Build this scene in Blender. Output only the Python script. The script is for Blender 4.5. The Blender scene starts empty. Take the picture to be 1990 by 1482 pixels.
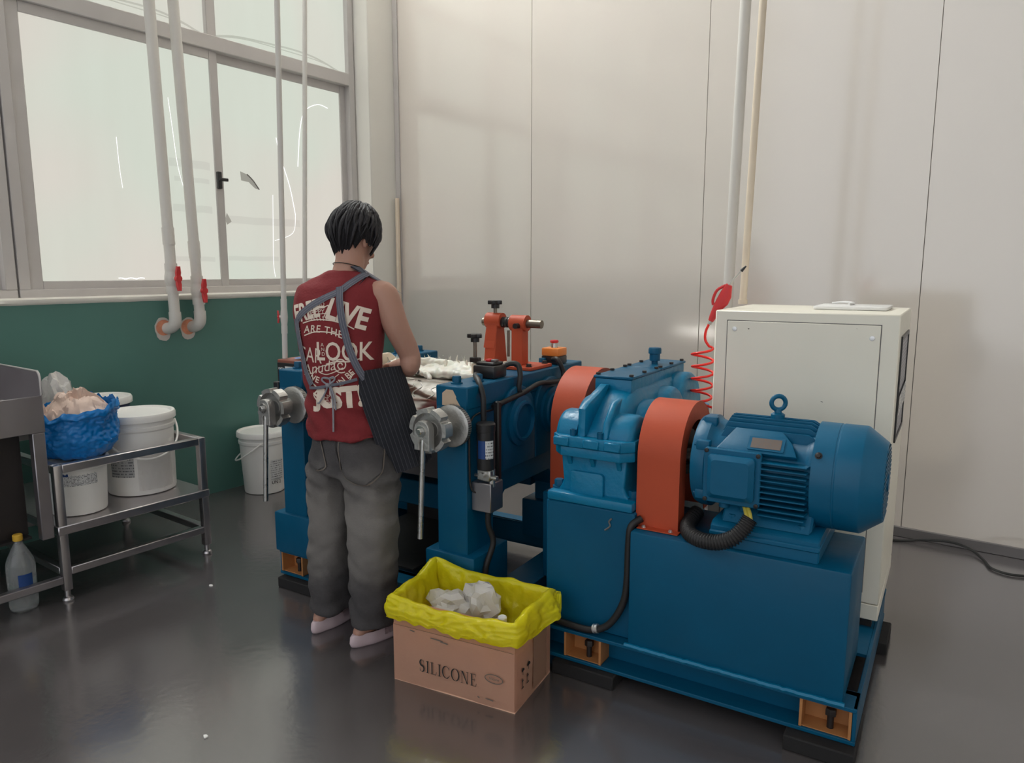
import bpy, bmesh, math, random
from math import sin, cos, pi, radians, sqrt, atan2
from mathutils import Vector, Matrix, noise
from mathutils.bvhtree import BVHTree

random.seed(7)
S = bpy.context.scene
C = S.collection

# ------------------------------------------------------------------ camera
cam = bpy.data.cameras.new('camera'); cam_o = bpy.data.objects.new('camera', cam); C.objects.link(cam_o)
cam.sensor_fit = 'HORIZONTAL'; cam.sensor_width = 36.0; cam.lens = 36.0 * 1430 / 1990
cam.clip_start = 0.05
cam_o.location = (0, 0, 1.45); cam_o.rotation_euler = (radians(90 - 8.6), 0, radians(35.8))
S.camera = cam_o

# ------------------------------------------------------------------ world, exposure, daylight
W = bpy.data.worlds.new('world'); S.world = W; W.use_nodes = True
W.node_tree.nodes['Background'].inputs[0].default_value = (0.93, 0.96, 1.0, 1)
W.node_tree.nodes['Background'].inputs[1].default_value = 0.95
S.view_settings.view_transform = 'Standard'; S.view_settings.look = 'None'
S.view_settings.exposure = 0.15; S.view_settings.gamma = 1.0; S.view_settings.use_curve_mapping = False
PANE_LIGHT = 0.60      # film-covered lower panes, as the camera sees them
FILL_PANE_LIGHT = 34.0        # added bright pane row above the view, fill from the window side
LAMP_LIGHT = 8.0       # ceiling strip lamps of the hall

# ------------------------------------------------------------------ materials
def rgb(r, g, b):
    f = lambda c: (c / 12.92 if c <= .04045 else ((c + .055) / 1.055) ** 2.4)
    return (f(r / 255), f(g / 255), f(b / 255))

def mat(name, col, rough=.5, metal=0., var=.08, scale=6., bump=0., bscale=40., spec=.5, ior=1.5, trans=0., rvar=0., coat=0., stretch=None, sub=0., alpha=1.):
    m = bpy.data.materials.new(name); m.use_nodes = True
    nt = m.node_tree; b = nt.nodes['Principled BSDF']; L = nt.links.new
    tc = nt.nodes.new('ShaderNodeTexCoord'); src = tc.outputs['Object']
    if stretch:
        mp = nt.nodes.new('ShaderNodeMapping'); mp.inputs['Scale'].default_value = stretch
        L(src, mp.inputs[0]); src = mp.outputs[0]
    nz = nt.nodes.new('ShaderNodeTexNoise'); nz.inputs['Scale'].default_value = scale; nz.inputs['Detail'].default_value = 5
    L(src, nz.inputs['Vector'])
    mx = nt.nodes.new('ShaderNodeMix'); mx.data_type = 'RGBA'
    mx.inputs['A'].default_value = tuple(c * (1 - var) for c in col) + (1,)
    mx.inputs['B'].default_value = tuple(min(1, c * (1 + var)) for c in col) + (1,)
    L(nz.outputs['Fac'], mx.inputs['Factor']); L(mx.outputs['Result'], b.inputs['Base Color'])
    b.inputs['Roughness'].default_value = rough; b.inputs['Metallic'].default_value = metal
    b.inputs['IOR'].default_value = ior; b.inputs['Specular IOR Level'].default_value = spec
    b.inputs['Transmission Weight'].default_value = trans; b.inputs['Coat Weight'].default_value = coat
    b.inputs['Alpha'].default_value = alpha
    if sub:
        b.inputs['Subsurface Weight'].default_value = sub; b.inputs['Subsurface Radius'].default_value = (.02, .008, .005)
    if rvar:
        mr = nt.nodes.new('ShaderNodeMapRange'); mr.inputs['To Min'].default_value = max(.02, rough - rvar); mr.inputs['To Max'].default_value = rough + rvar
        mr.inputs['From Min'].default_value = .3; mr.inputs['From Max'].default_value = .7
        L(nz.outputs['Fac'], mr.inputs['Value']); L(mr.outputs['Result'], b.inputs['Roughness'])
    if bump:
        n2 = nt.nodes.new('ShaderNodeTexNoise'); n2.inputs['Scale'].default_value = bscale; n2.inputs['Detail'].default_value = 4
        L(src, n2.inputs['Vector'])
        bp = nt.nodes.new('ShaderNodeBump'); bp.inputs['Strength'].default_value = bump; bp.inputs['Distance'].default_value = .01
        L(n2.outputs['Fac'], bp.inputs['Height']); L(bp.outputs['Normal'], b.inputs['Normal'])
    return m

def emit(name, col, strength, var=.06, scale=(3, 3, .6)):
    m = mat(name, (.5, .5, .48), .3); nt = m.node_tree; b = nt.nodes['Principled BSDF']; L = nt.links.new
    tc = nt.nodes.new('ShaderNodeTexCoord'); mp = nt.nodes.new('ShaderNodeMapping'); mp.inputs['Scale'].default_value = scale
    nz = nt.nodes.new('ShaderNodeTexNoise'); nz.inputs['Scale'].default_value = 2.2; nz.inputs['Detail'].default_value = 6
    L(tc.outputs['Object'], mp.inputs[0]); L(mp.outputs[0], nz.inputs['Vector'])
    cr = nt.nodes.new('ShaderNodeMix'); cr.data_type = 'RGBA'
    cr.inputs['A'].default_value = tuple(c * (1 - var) for c in col) + (1,)
    cr.inputs['B'].default_value = (min(1, col[0] * (1 + var)), min(1, col[1] * (1 + var)), col[2] * (1 + var * .4), 1)
    L(nz.outputs['Fac'], cr.inputs['Factor'])
    n3 = nt.nodes.new('ShaderNodeTexNoise'); n3.inputs['Scale'].default_value = 1.1; n3.inputs['Detail'].default_value = 1; L(tc.outputs['Object'], n3.inputs['Vector'])
    tn = nt.nodes.new('ShaderNodeMix'); tn.data_type = 'RGBA'; tn.inputs['A'].default_value = (1., 1., 1., 1)
    if var: tn.inputs['A'].default_value = (.93, 1., .95, 1); tn.inputs['B'].default_value = (1., .955, .93, 1)
    mr = nt.nodes.new('ShaderNodeMapRange'); mr.inputs['From Min'].default_value = .38; mr.inputs['From Max'].default_value = .62; L(n3.outputs['Fac'], mr.inputs['Value']); L(mr.outputs['Result'], tn.inputs['Factor'])
    ml_ = nt.nodes.new('ShaderNodeMix'); ml_.data_type = 'RGBA'; ml_.blend_type = 'MULTIPLY'; ml_.inputs['Factor'].default_value = 1. if var else 0.
    L(cr.outputs['Result'], ml_.inputs['A']); L(tn.outputs['Result'], ml_.inputs['B']); L(ml_.outputs['Result'], b.inputs['Emission Color'])
    b.inputs['Emission Strength'].default_value = strength
    b.inputs['Base Color'].default_value = (.05, .05, .05, 1)
    for l in list(b.inputs['Base Color'].links): nt.links.remove(l)
    return m

M = {}
M['blue'] = mat('machine_blue_paint', (.0, .086, .178), .42, var=.16, scale=5, bump=.12, bscale=18, rvar=.06, spec=.28)
M['blue_cast'] = mat('cast_blue_paint', (.0, .17, .33), .33, var=.15, scale=7, bump=.3, bscale=30, rvar=.06, spec=.4)
M['blue_m'] = mat('motor_blue_paint', (.0, .105, .215), .38, var=.14, scale=6, bump=.1, bscale=25, rvar=.05, spec=.35)
M['steel_d'] = mat('oiled_dark_steel', (.23, .20, .165), .38, 1., var=.25, scale=25)
M['case'] = mat('brown_red_enamel', (.25, .075, .05), .5)
M['orange'] = mat('orange_red_paint', (.50, .078, .032), .5, var=.12, scale=5, bump=.06, bscale=30, spec=.3)
M['pocket'] = mat('orange_pocket_paint', (.46, .20, .07), .55, var=.25, scale=14, bump=.1)
M['steel'] = mat('machined_steel', (.55, .54, .52), .32, 1., var=.18, scale=20, bump=.08, bscale=80, rvar=.1)
M['cast'] = mat('raw_cast_aluminium', (.50, .49, .47), .42, .85, var=.15, scale=25, bump=.2, bscale=90)
M['chrome'] = mat('polished_roll_steel', (.62, .58, .55), .16, 1., var=.1, scale=10, rvar=.05, stretch=(3, 1, 1))
M['black'] = mat('black_rubber', (.014, .013, .014), .5, var=.2, bump=.1)
M['blackp'] = mat('black_plastic', (.018, .017, .018), .35, var=.15)
M['bolt'] = mat('dark_bolt_steel', (.03, .025, .025), .45, .3, var=.3)
M['stain'] = mat('brushed_stainless', (.56, .53, .54), .36, 1., var=.05, scale=12, rvar=.03)
M['stain_d'] = mat('dull_stainless_sheet', (.36, .34, .36), .36, .9, var=.1, scale=8, rvar=.06)
M['cabinet'] = mat('cream_cabinet_paint', (.90, .86, .75), .4, var=.06, scale=3, bump=.05, bscale=30)
M['pvc'] = mat('white_pvc', (.68, .65, .61), .35, var=.05)
M['red'] = mat('red_plastic', (.62, .03, .035), .35, var=.1)
M['hose'] = mat('red_polyurethane_hose', (.9, .03, .02), .25, var=.05, sub=.3)
M['bucket'] = mat('white_bucket_plastic', (.88, .86, .83), .35, var=.03)
M['navy'] = mat('navy_tub_plastic', (.02, .025, .09), .4)
M['bluebag'] = mat('blue_plastic_bag', (.004, .20, .60), .22, var=.2, bump=.3, bscale=14)
M['dough'] = mat('pale_pink_compound', (.72, .55, .47), .65, var=.1, scale=18, bump=.4, bscale=25)
M['clearbag'] = mat('clear_plastic_film', (.90, .87, .84), .16, var=.06, trans=.35, bump=.4, bscale=24)
M['silicone'] = mat('white_silicone_compound', (.80, .79, .72), .38, var=.05, sub=.2, bump=.3, bscale=18)
M['card'] = mat('brown_cardboard', (.84, .50, .355), .8, var=.09, scale=6, bump=.08, bscale=60)
M['card_in'] = mat('cardboard_fold', (.33, .18, .12), .8)
M['ink'] = mat('black_print', (.02, .02, .02), .6, var=.1)
M['greyink'] = mat('grey_print', (.16, .13, .11), .7, var=.1)
M['paper'] = mat('white_paper', (.78, .77, .76), .6, var=.03)
M['tape'] = mat('masking_paper_scrap', (.62, .47, .34), .7, var=.08, scale=20)
M['cream'] = mat('cream_nylon', (.78, .66, .52), .4)
M['estop'] = mat('orange_plastic', (.85, .27, .05), .4, var=.06)
M['label_b'] = mat('blue_label', (.01, .05, .2), .4)
M['skin'] = mat('skin', (.47, .255, .19), .5, var=.1, scale=8, sub=.12, bump=.05, bscale=80)
M['hair'] = mat('black_hair', (.018, .016, .02), .58, var=.4, scale=60, bump=.6, bscale=120, stretch=(1, 1, .12))
M['cord'] = mat('black_cord', (.012, .012, .012), .5)
M['print'] = mat('cream_shirt_print', (.78, .66, .56), .8, var=.08, scale=30)
M['apron'] = mat('charcoal_apron_cloth', (.045, .047, .06), .85, var=.2, scale=90, bump=.3, bscale=200)
M['strap'] = mat('grey_apron_strap', (.115, .12, .155), .85, var=.15, scale=80, bump=.3, bscale=200)
M['slipper'] = mat('pale_pink_foam', (.62, .49, .53), .55, var=.04)
M['white'] = mat('white_screw', (.7, .7, .7), .3, .8)
M['rubber_pad'] = mat('black_rubber_mat', (.012, .011, .012), .75, bump=.2)
M['yellowwire'] = mat('yellow_wire', (.6, .5, .08), .4)
M['amber'] = mat('yellow_cap', (.75, .45, .05), .4)
M['pet'] = mat('clear_pet_plastic', (.75, .78, .8), .08, var=.05, trans=.8, bump=.2, bscale=20)
M['brick'] = mat('raw_brick', (.75, .30, .18), .85, var=.3, scale=30, bump=.5)
M['plaster'] = mat('broken_plaster', (.62, .56, .52), .85, var=.1, bump=.4)

# floor: grey epoxy with patchy gloss
M['floor'] = mat('grey_epoxy_floor', (.088, .079, .081), .19, var=.16, scale=1.6, bump=.05, bscale=30, rvar=.05, ior=2.6)
M['wall_white'] = mat('white_wall_paint', (.84, .81, .75), .55, var=.03, scale=2, bump=.08, bscale=12)
M['wall_green'] = mat('green_gloss_paint', (.085, .205, .178), .42, var=.12, scale=2.5, bump=.05, bscale=14)
M['panel'] = mat('white_steel_panel', (.70, .635, .575), .13, var=.02, scale=1.5, bump=.012, bscale=3, spec=.5, ior=2.25)
M['seam'] = mat('dark_joint', (.16, .15, .145), .7)
M['alu'] = mat('grey_aluminium_profile', (.56, .53, .515), .45, .1, var=.06, scale=8)
M['skirt'] = mat('grey_aluminium_skirting', (.2, .185, .185), .4, .5, var=.1, scale=6)
M['ceil'] = mat('ceiling_white', (.62, .6, .57), .8)
M['film'] = emit('frosted_window_film', (1., .985, .90), PANE_LIGHT)
M['fold'] = emit('folded_window_film', (1., .97, .88), PANE_LIGHT * .72, .05)
M['fold1'] = emit('tape_on_window_film', (1., .97, .90), PANE_LIGHT * .9, .05); M['fold2'] = emit('loose_window_film', (1., .93, .85), PANE_LIGHT * .45, .05)
M['tear'] = emit('daylight_through_torn_film', (1., 1., 1.), 1.15, 0)
M['fill_pane'] = emit('added_fill_pane', (.95, .98, 1.), FILL_PANE_LIGHT, .03)
M['lamp'] = emit('fluorescent_tube', (1., .97, .93), LAMP_LIGHT, 0)

def pinstripe(m, n=170., axis='X', wd=.12, col=(.2, .2, .23)):
    nt = m.node_tree; b = nt.nodes['Principled BSDF']; L = nt.links.new
    uv = nt.nodes.new('ShaderNodeUVMap'); sp = nt.nodes.new('ShaderNodeSeparateXYZ'); L(uv.outputs[0], sp.inputs[0])
    mu = nt.nodes.new('ShaderNodeMath'); mu.operation = 'MULTIPLY'; mu.inputs[1].default_value = n; L(sp.outputs[axis], mu.inputs[0])
    fr = nt.nodes.new('ShaderNodeMath'); fr.operation = 'FRACT'; L(mu.outputs[0], fr.inputs[0])
    lt = nt.nodes.new('ShaderNodeMath'); lt.operation = 'LESS_THAN'; lt.inputs[1].default_value = wd; L(fr.outputs[0], lt.inputs[0])
    mx = nt.nodes.new('ShaderNodeMix'); mx.data_type = 'RGBA'; mx.inputs['B'].default_value = col + (1,)
    old = b.inputs['Base Color'].links[0].from_socket; L(old, mx.inputs['A']); L(lt.outputs[0], mx.inputs['Factor']); L(mx.outputs['Result'], b.inputs['Base Color'])
pinstripe(M['apron'], 16., 'X', .13, (.13, .13, .15)); pinstripe(M['strap'], 3., 'X', .14, (.27, .27, .31))

# label print: lines of small type on white (flat print)
def label_mat(name, rows, seed, ground=(.7, .7, .7)):
    m = mat(name, ground, .4, var=.03); nt = m.node_tree; b = nt.nodes['Principled BSDF']; L = nt.links.new
    uv = nt.nodes.new('ShaderNodeUVMap'); mp = nt.nodes.new('ShaderNodeMapping'); mp.inputs['Scale'].default_value = (rows * 1.4, rows, 1); mp.inputs['Location'].default_value = (seed, 0, 0)
    L(uv.outputs[0], mp.inputs[0])
    sp = nt.nodes.new('ShaderNodeSeparateXYZ'); L(mp.outputs[0], sp.inputs[0])
    fr = nt.nodes.new('ShaderNodeMath'); fr.operation = 'FRACT'; L(sp.outputs['Y'], fr.inputs[0])
    lt = nt.nodes.new('ShaderNodeMath'); lt.operation = 'LESS_THAN'; lt.inputs[1].default_value = .42; L(fr.outputs[0], lt.inputs[0])
    fl = nt.nodes.new('ShaderNodeMath'); fl.operation = 'FLOOR'; L(sp.outputs['Y'], fl.inputs[0])
    cb = nt.nodes.new('ShaderNodeCombineXYZ'); L(sp.outputs['X'], cb.inputs['X']); L(fl.outputs[0], cb.inputs['Y'])
    wn = nt.nodes.new('ShaderNodeTexNoise'); wn.inputs['Scale'].default_value = 1.7; wn.inputs['Detail'].default_value = 3; L(cb.outputs[0], wn.inputs['Vector'])
    gt = nt.nodes.new('ShaderNodeMath'); gt.operation = 'GREATER_THAN'; gt.inputs[1].default_value = .5; L(wn.outputs['Fac'], gt.inputs[0])
    mu = nt.nodes.new('ShaderNodeMath'); mu.operation = 'MULTIPLY'; L(lt.outputs[0], mu.inputs[0]); L(gt.outputs[0], mu.inputs[1])
    mx = nt.nodes.new('ShaderNodeMix'); mx.data_type = 'RGBA'; mx.inputs['B'].default_value = (.12, .12, .13, 1)
    old = b.inputs['Base Color'].links[0].from_socket; L(old, mx.inputs['A']); L(mu.outputs[0], mx.inputs['Factor']); L(mx.outputs['Result'], b.inputs['Base Color'])
    return m
M['label1'] = label_mat('printed_label', 9, 1.3); M['label2'] = label_mat('printed_label_grey', 8, 4.1, (.42, .42, .42)); M['label3'] = label_mat('printed_label_small', 6, 7.7)
M['nameplate'] = label_mat('engraved_nameplate', 9, 2.2, (.16, .12, .1)); M['poster'] = label_mat('hung_notice_sheet', 26, 3.3, (.40, .39, .43))

# denim: faded wash patches from the wear of the cloth itself
def denim():
    m = mat('grey_washed_denim', (.062, .057, .06), .9, var=.15, scale=70, bump=.25, bscale=180); nt = m.node_tree; b = nt.nodes['Principled BSDF']; L = nt.links.new
    tc = nt.nodes.new('ShaderNodeTexCoord'); nz = nt.nodes.new('ShaderNodeTexNoise'); nz.inputs['Scale'].default_value = 7; nz.inputs['Detail'].default_value = 4
    sp = nt.nodes.new('ShaderNodeSeparateXYZ'); L(tc.outputs['Object'], sp.inputs[0]); L(tc.outputs['Object'], nz.inputs['Vector'])
    ad = nt.nodes.new('ShaderNodeMath'); ad.operation = 'MULTIPLY_ADD'; ad.inputs[1].default_value = .30; L(nz.outputs['Fac'], ad.inputs[0]); L(sp.outputs['Z'], ad.inputs[2])
    cr = nt.nodes.new('ShaderNodeValToRGB'); cr.color_ramp.interpolation = 'EASE'
    e = cr.color_ramp.elements; e[0].position = .34; e[0].color = (0, 0, 0, 1); e[1].position = .92; e[1].color = (.0, .0, .0, 1)
    for p, v in ((.52, .75), (.68, 1.), (.80, .35)):
        k = e.new(p); k.color = (v, v, v, 1)
    L(ad.outputs[0], cr.inputs[0])
    mx = nt.nodes.new('ShaderNodeMix'); mx.data_type = 'RGBA'; mx.inputs['B'].default_value = (.20, .185, .175, 1)
    old = b.inputs['Base Color'].links[0].from_socket; L(old, mx.inputs['A']); L(cr.outputs[0], mx.inputs['Factor']); L(mx.outputs['Result'], b.inputs['Base Color'])
    return m
M['denim'] = denim()
M['shirt'] = mat('dark_red_cotton', (.205, .019, .024), .9, var=.12, scale=30, bump=.2, bscale=120)
# thin yellow bag: part of the light passes
def film_bag():
    m = mat('yellow_bin_liner', (.97, .86, .02), .22, var=.1, scale=9, bump=.8, bscale=22); nt = m.node_tree; b = nt.nodes['Principled BSDF']; L = nt.links.new
    tr = nt.nodes.new('ShaderNodeBsdfTranslucent'); tr.inputs[0].default_value = (.95, .85, .03, 1)
    ms = nt.nodes.new('ShaderNodeMixShader'); ms.inputs[0].default_value = .4
    out = nt.nodes['Material Output']; L(b.outputs[0], ms.inputs[1]); L(tr.outputs[0], ms.inputs[2]); L(ms.outputs[0], out.inputs[0])
    return m
M['liner'] = film_bag()

# ------------------------------------------------------------------ mesh helpers (each adds to a bmesh)
def BM(): return bmesh.new()
def basis(d):
    d = Vector(d).normalized(); a = Vector((0, 0, 1)) if abs(d.z) < .95 else Vector((1, 0, 0))
    x = a.cross(d).normalized(); return x, d.cross(x).normalized(), d
def box(bm, x0, x1, y0, y1, z0, z1, bev=0., seg=1, rz=0., piv=None):
    r = bmesh.ops.create_cube(bm, size=1); vs = r['verts']
    for v in vs: v.co = Vector(((x0 + x1) / 2 + v.co.x * (x1 - x0), (y0 + y1) / 2 + v.co.y * (y1 - y0), (z0 + z1) / 2 + v.co.z * (z1 - z0)))
    if bev:
        es = list({e for v in vs for e in v.link_edges})
        rr = bmesh.ops.bevel(bm, geom=es, offset=bev, segments=seg, profile=.5, affect='EDGES', clamp_overlap=True)
        vs = list({v for f in rr['faces'] for v in f.verts} | {v for v in vs if v.is_valid})
    if rz:
        p = Vector(piv if piv else ((x0 + x1) / 2, (y0 + y1) / 2, 0)); bmesh.ops.rotate(bm, verts=vs, cent=p, matrix=Matrix.Rotation(rz, 3, 'Z'))
    return vs
def ring(c, x, y, r, n, ry=None, a0=0.):
    ry = r if ry is None else ry
    return [Vector(c) + x * (r * cos(a0 + 2 * pi * i / n)) + y * (ry * sin(a0 + 2 * pi * i / n)) for i in range(n)]
def loft(bm, rings, cap0=True, cap1=True, closed=False):
    R = [[bm.verts.new(p) for p in q] for q in rings]; n = len(R[0])
    pairs = list(zip(R, R[1:])) + ([(R[-1], R[0])] if closed else [])
    for a, b in pairs:
        for i in range(n): bm.faces.new((a[i], a[(i + 1) % n], b[(i + 1) % n], b[i]))
    if not closed:
        if cap0: bm.faces.new(list(reversed(R[0])))
        if cap1: bm.faces.new(R[-1])
    return R
def cyl(bm, p0, p1, r0, r1=None, n=20, cap=True):
    x, y, d = basis(Vector(p1) - Vector(p0)); r1 = r0 if r1 is None else r1
    loft(bm, [ring(p0, x, y, r0, n), ring(p1, x, y, r1, n)], cap, cap)
def lathe(bm, prof, o, d=(0, 0, 1), n=32, cap=True, a0=0.):
    x, y, d = basis(d); o = Vector(o)
    loft(bm, [ring(o + d * h, x, y, max(r, 1e-4), n, None, a0) for r, h in prof], cap, cap)
def spline(pts, k=6):
    P = [Vector(p) for p in pts]; out = []
    for i in range(len(P) - 1):
        a = P[max(0, i - 1)]; b = P[i]; c = P[i + 1]; d = P[min(len(P) - 1, i + 2)]
        for j in range(k):
            t = j / k
            out.append(.5 * ((2 * b) + (c - a) * t + (2 * a - 5 * b + 4 * c - d) * t * t + (3 * b - a - 3 * c + d) * t ** 3))
    return out + [P[-1]]
def tube(bm, pts, r, n=10, smooth=0, cap=True, rad=None):
    P = spline(pts, smooth) if smooth else [Vector(p) for p in pts]; rings = []; x = None
    for i, p in enumerate(P):
        d = (P[min(i + 1, len(P) - 1)] - P[max(0, i - 1)]).normalized()
        x = basis(d)[0] if x is None else (x - d * x.dot(d)).normalized()
        y = d.cross(x); rr = rad(i / (len(P) - 1)) if rad else r
        rings.append(ring(p, x, y, rr, n))
    loft(bm, rings, cap, cap)
def prism(bm, poly, f, d0, d1, bev=0., seg=1):
    """poly: 2-D points; f(a, b, d) -> 3-D point; extruded from depth d0 to d1"""
    A = [bm.verts.new(f(a, b, d0)) for a, b in poly]; B = [bm.verts.new(f(a, b, d1)) for a, b in poly]; n = len(poly); fs = [bm.faces.new(list(reversed(A))), bm.faces.new(B)]
    for i in range(n): fs.append(bm.faces.new((A[i], A[(i + 1) % n], B[(i + 1) % n], B[i])))
    bmesh.ops.recalc_face_normals(bm, faces=fs)
    if bev: bmesh.ops.bevel(bm, geom=list({e for q in fs[:2] for e in q.edges}), offset=bev, segments=seg, profile=.5, affect='EDGES', clamp_overlap=True)
YZ = lambda a, b, d: Vector((d, a, b))
XZ = lambda a, b, d: Vector((a, d, b))
XY = lambda a, b, d: Vector((a, b, d))
def holed(bm, outer, inner, f, d0, d1):
    """plate with a hole: outer and inner loops of the same count"""
    o0, i0, i1, o1 = [[bm.verts.new(f(a, b, d)) for a, b in q] for q, d in ((outer, d0), (inner, d0), (inner, d1), (outer, d1))]; n = len(outer); L = [o0, i0, i1, o1]
    for k in range(4):
        a, b = L[k], L[(k + 1) % 4]
        for i in range(n): bm.faces.new((a[i], a[(i + 1) % n], b[(i + 1) % n], b[i]))
def rrect(x0, x1, y0, y1, r, k=4):
    out = []
    for cx, cy, a in ((x1 - r, y1 - r, 0), (x0 + r, y1 - r, pi / 2), (x0 + r, y0 + r, pi), (x1 - r, y0 + r, 3 * pi / 2)):
        out += [(cx + r * cos(a + pi / 2 * i / k), cy + r * sin(a + pi / 2 * i / k)) for i in range(k + 1)]
    return out
def hexbolt(bm, p, d, r, h, washer=True):
    d = Vector(d).normalized(); p = Vector(p)
    if washer: lathe(bm, [(r * 1.35, 0), (r * 1.35, h * .18)], p, d, 16)
    lathe(bm, [(r, h * .1), (r, h * .9), (r * .85, h)], p, d, 6)
def sphere(bm, c, r, sx=1, sy=1, sz=1, u=20, v=14):
    q = bmesh.ops.create_uvsphere(bm, u_segments=u, v_segments=v, radius=1)['verts']
    for w in q: w.co = Vector(c) + Vector((w.co.x * r * sx, w.co.y * r * sy, w.co.z * r * sz))
    return q
def torus(bm, c, d, R, r, n=24, m=10):
    x, y, d = basis(d); c = Vector(c)
    loft(bm, [ring(c + (x * cos(a) + y * sin(a)) * R, x * cos(a) + y * sin(a), d, r, m) for a in [2 * pi * i / n for i in range(n)]], closed=True)
def grid(bm, fn, nu, nv, uvs=True, wrap=False):
    V = [[bm.verts.new(fn(i / nu, j / nv)) for j in range(nv + 1)] for i in range(nu + (0 if wrap else 1))]
    ul = bm.loops.layers.uv.verify() if uvs else None; fs = []
    for i in range(nu):
        i2 = (i + 1) % len(V)
        for j in range(nv):
            f = bm.faces.new((V[i][j], V[i2][j], V[i2][j + 1], V[i][j + 1])); fs.append(f)
            if uvs:
                for lp, (a, b) in zip(f.loops, ((i, j), (i + 1, j), (i + 1, j + 1), (i, j + 1))): lp[ul].uv = (a / nu, b / nv)
    return fs
def thicken(bm, t): bmesh.ops.solidify(bm, geom=list(bm.faces), thickness=t)

# ------------------------------------------------------------------ object helpers
ORG = {}
FR = {'R': 0., 'M': radians(4.6)}     # room axes; machine axes (the skid stands slightly askew)
def mesh_obj(name, bm, m, ang=38):
    bmesh.ops.recalc_face_normals(bm, faces=list(bm.faces))
    for f in bm.faces: f.smooth = True
    ca = radians(ang)
    for e in bm.edges:
        e.smooth = len(e.link_faces) == 2 and e.calc_face_angle(0) < ca
    me = bpy.data.meshes.new(name); bm.to_mesh(me); bm.free()
    me.materials.append(M[m] if isinstance(m, str) else m)
    o = bpy.data.objects.new(name, me); C.objects.link(o); return o
def tag(o, label, cat, group=None):
    o['label'] = label; o['category'] = cat
    if group: o['group'] = group
    return o
def place(o, org, fr):
    org = Vector(org); a = FR[fr] if isinstance(fr, str) else fr
    o.location = Matrix.Rotation(a, 3, 'Z') @ org; o.rotation_euler = (0, 0, a); ORG[o.name] = org
def thing(name, label, cat, org=(0, 0, 0), fr='R', group=None):
    o = bpy.data.objects.new(name, None); C.objects.link(o); o.empty_display_size = .1
    place(o, org, fr); return tag(o, label, cat, group)
def part(root, name, bm, m, ang=38, label=None):
    org = ORG[root.name]; bmesh.ops.translate(bm, verts=list(bm.verts), vec=-org)
    o = mesh_obj(name, bm, m, ang); o.parent = root; ORG[o.name] = org
    if label: o['label'] = label
    return o
def solo(name, label, cat, bm, m, org=(0, 0, 0), fr='R', group=None, ang=38):
    bmesh.ops.translate(bm, verts=list(bm.verts), vec=-Vector(org)); o = mesh_obj(name, bm, m, ang)
    place(o, org, fr); return tag(o, label, cat, group)
def struct(name, bm=None, m=None, org=(0, 0, 0), label=None, cat=None, ang=38):
    if bm is None:
        o = bpy.data.objects.new(name, None); C.objects.link(o)
    else:
        bmesh.ops.translate(bm, verts=list(bm.verts), vec=-Vector(org)); o = mesh_obj(name, bm, m, ang)
    place(o, org, 'R'); o['kind'] = 'structure'
    if label: o['label'] = label
    if cat: o['category'] = cat
    return o
def many(root, name, mk, m, spots, ang=38):
    """alike pieces sharing one mesh: mk(bm) builds it about the origin, spots are absolute positions"""
    bm = BM(); mk(bm); first = mesh_obj(name, bm, m, ang); org = ORG[root.name]
    for i, p in enumerate(spots):
        o = first if i == 0 else first.copy()
        if i: C.objects.link(o)
        o.parent = root; o.location = Vector(p) - org; ORG[o.name] = org
def text_polys(s, size, bold=0., shear=0., space=1.):
    cu = bpy.data.curves.new('txt', 'FONT'); cu.body = s; cu.size = size; cu.offset = bold * size; cu.shear = shear; cu.space_character = space; cu.resolution_u = 3
    cu.align_x = 'CENTER'
    o = bpy.data.objects.new('txt', cu); C.objects.link(o); dg = bpy.context.evaluated_depsgraph_get(); dg.update()
    me = bpy.data.meshes.new_from_object(o.evaluated_get(dg)); bpy.data.objects.remove(o); bpy.data.curves.remove(cu)
    V = [(v.co.x, v.co.y) for v in me.vertices]; P = [list(p.vertices) for p in me.polygons]; bpy.data.meshes.remove(me); return V, P
def add_polys(bm, V, P, f):
    vs = [bm.verts.new(f(a, b)) for a, b in V]
    for p in P:
        try: bm.faces.new([vs[i] for i in p])
        except ValueError: pass
def cr(a, b): return radians(a), radians(b)
def fbm(p, s, o=3): return noise.fractal(Vector(p) * s, 1., 2., o)

def fuse(bm, vox, it=4, fac=.5):
    bmesh.ops.recalc_face_normals(bm, faces=list(bm.faces))
    me = bpy.data.meshes.new('f'); bm.to_mesh(me); bm.free(); o = bpy.data.objects.new('f', me); C.objects.link(o)
    md = o.modifiers.new('r', 'REMESH'); md.mode = 'VOXEL'; md.voxel_size = vox
    dg = bpy.context.evaluated_depsgraph_get(); dg.update(); m2 = bpy.data.meshes.new_from_object(o.evaluated_get(dg))
    bpy.data.objects.remove(o); out = BM(); out.from_mesh(m2); bpy.data.meshes.remove(m2); bpy.data.meshes.remove(me)
    for _ in range(it): bmesh.ops.smooth_vert(out, verts=list(out.verts), factor=fac, use_axis_x=True, use_axis_y=True, use_axis_z=True)
    out.normal_update(); return out
# ================================================================== THE ROOM
WX, GX, BY = -4.33, -4.52, 4.41          # left wall face, window plane, back wall face
bm = BM(); box(bm, -4.9, 4.2, -6.6, 4.7, -.1, 0); struct('floor', bm, 'floor', label='grey glossy epoxy floor', cat='floor')
bm = BM(); box(bm, -4.9, 4.2, -1.8, 4.7, 6.0, 6.1); struct('ceiling', bm, 'ceil')
bm = BM(); box(bm, 4.0, 4.2, -6.6, 4.7, 0, 6.0); struct('wall_right', bm, 'wall_white')
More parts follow.
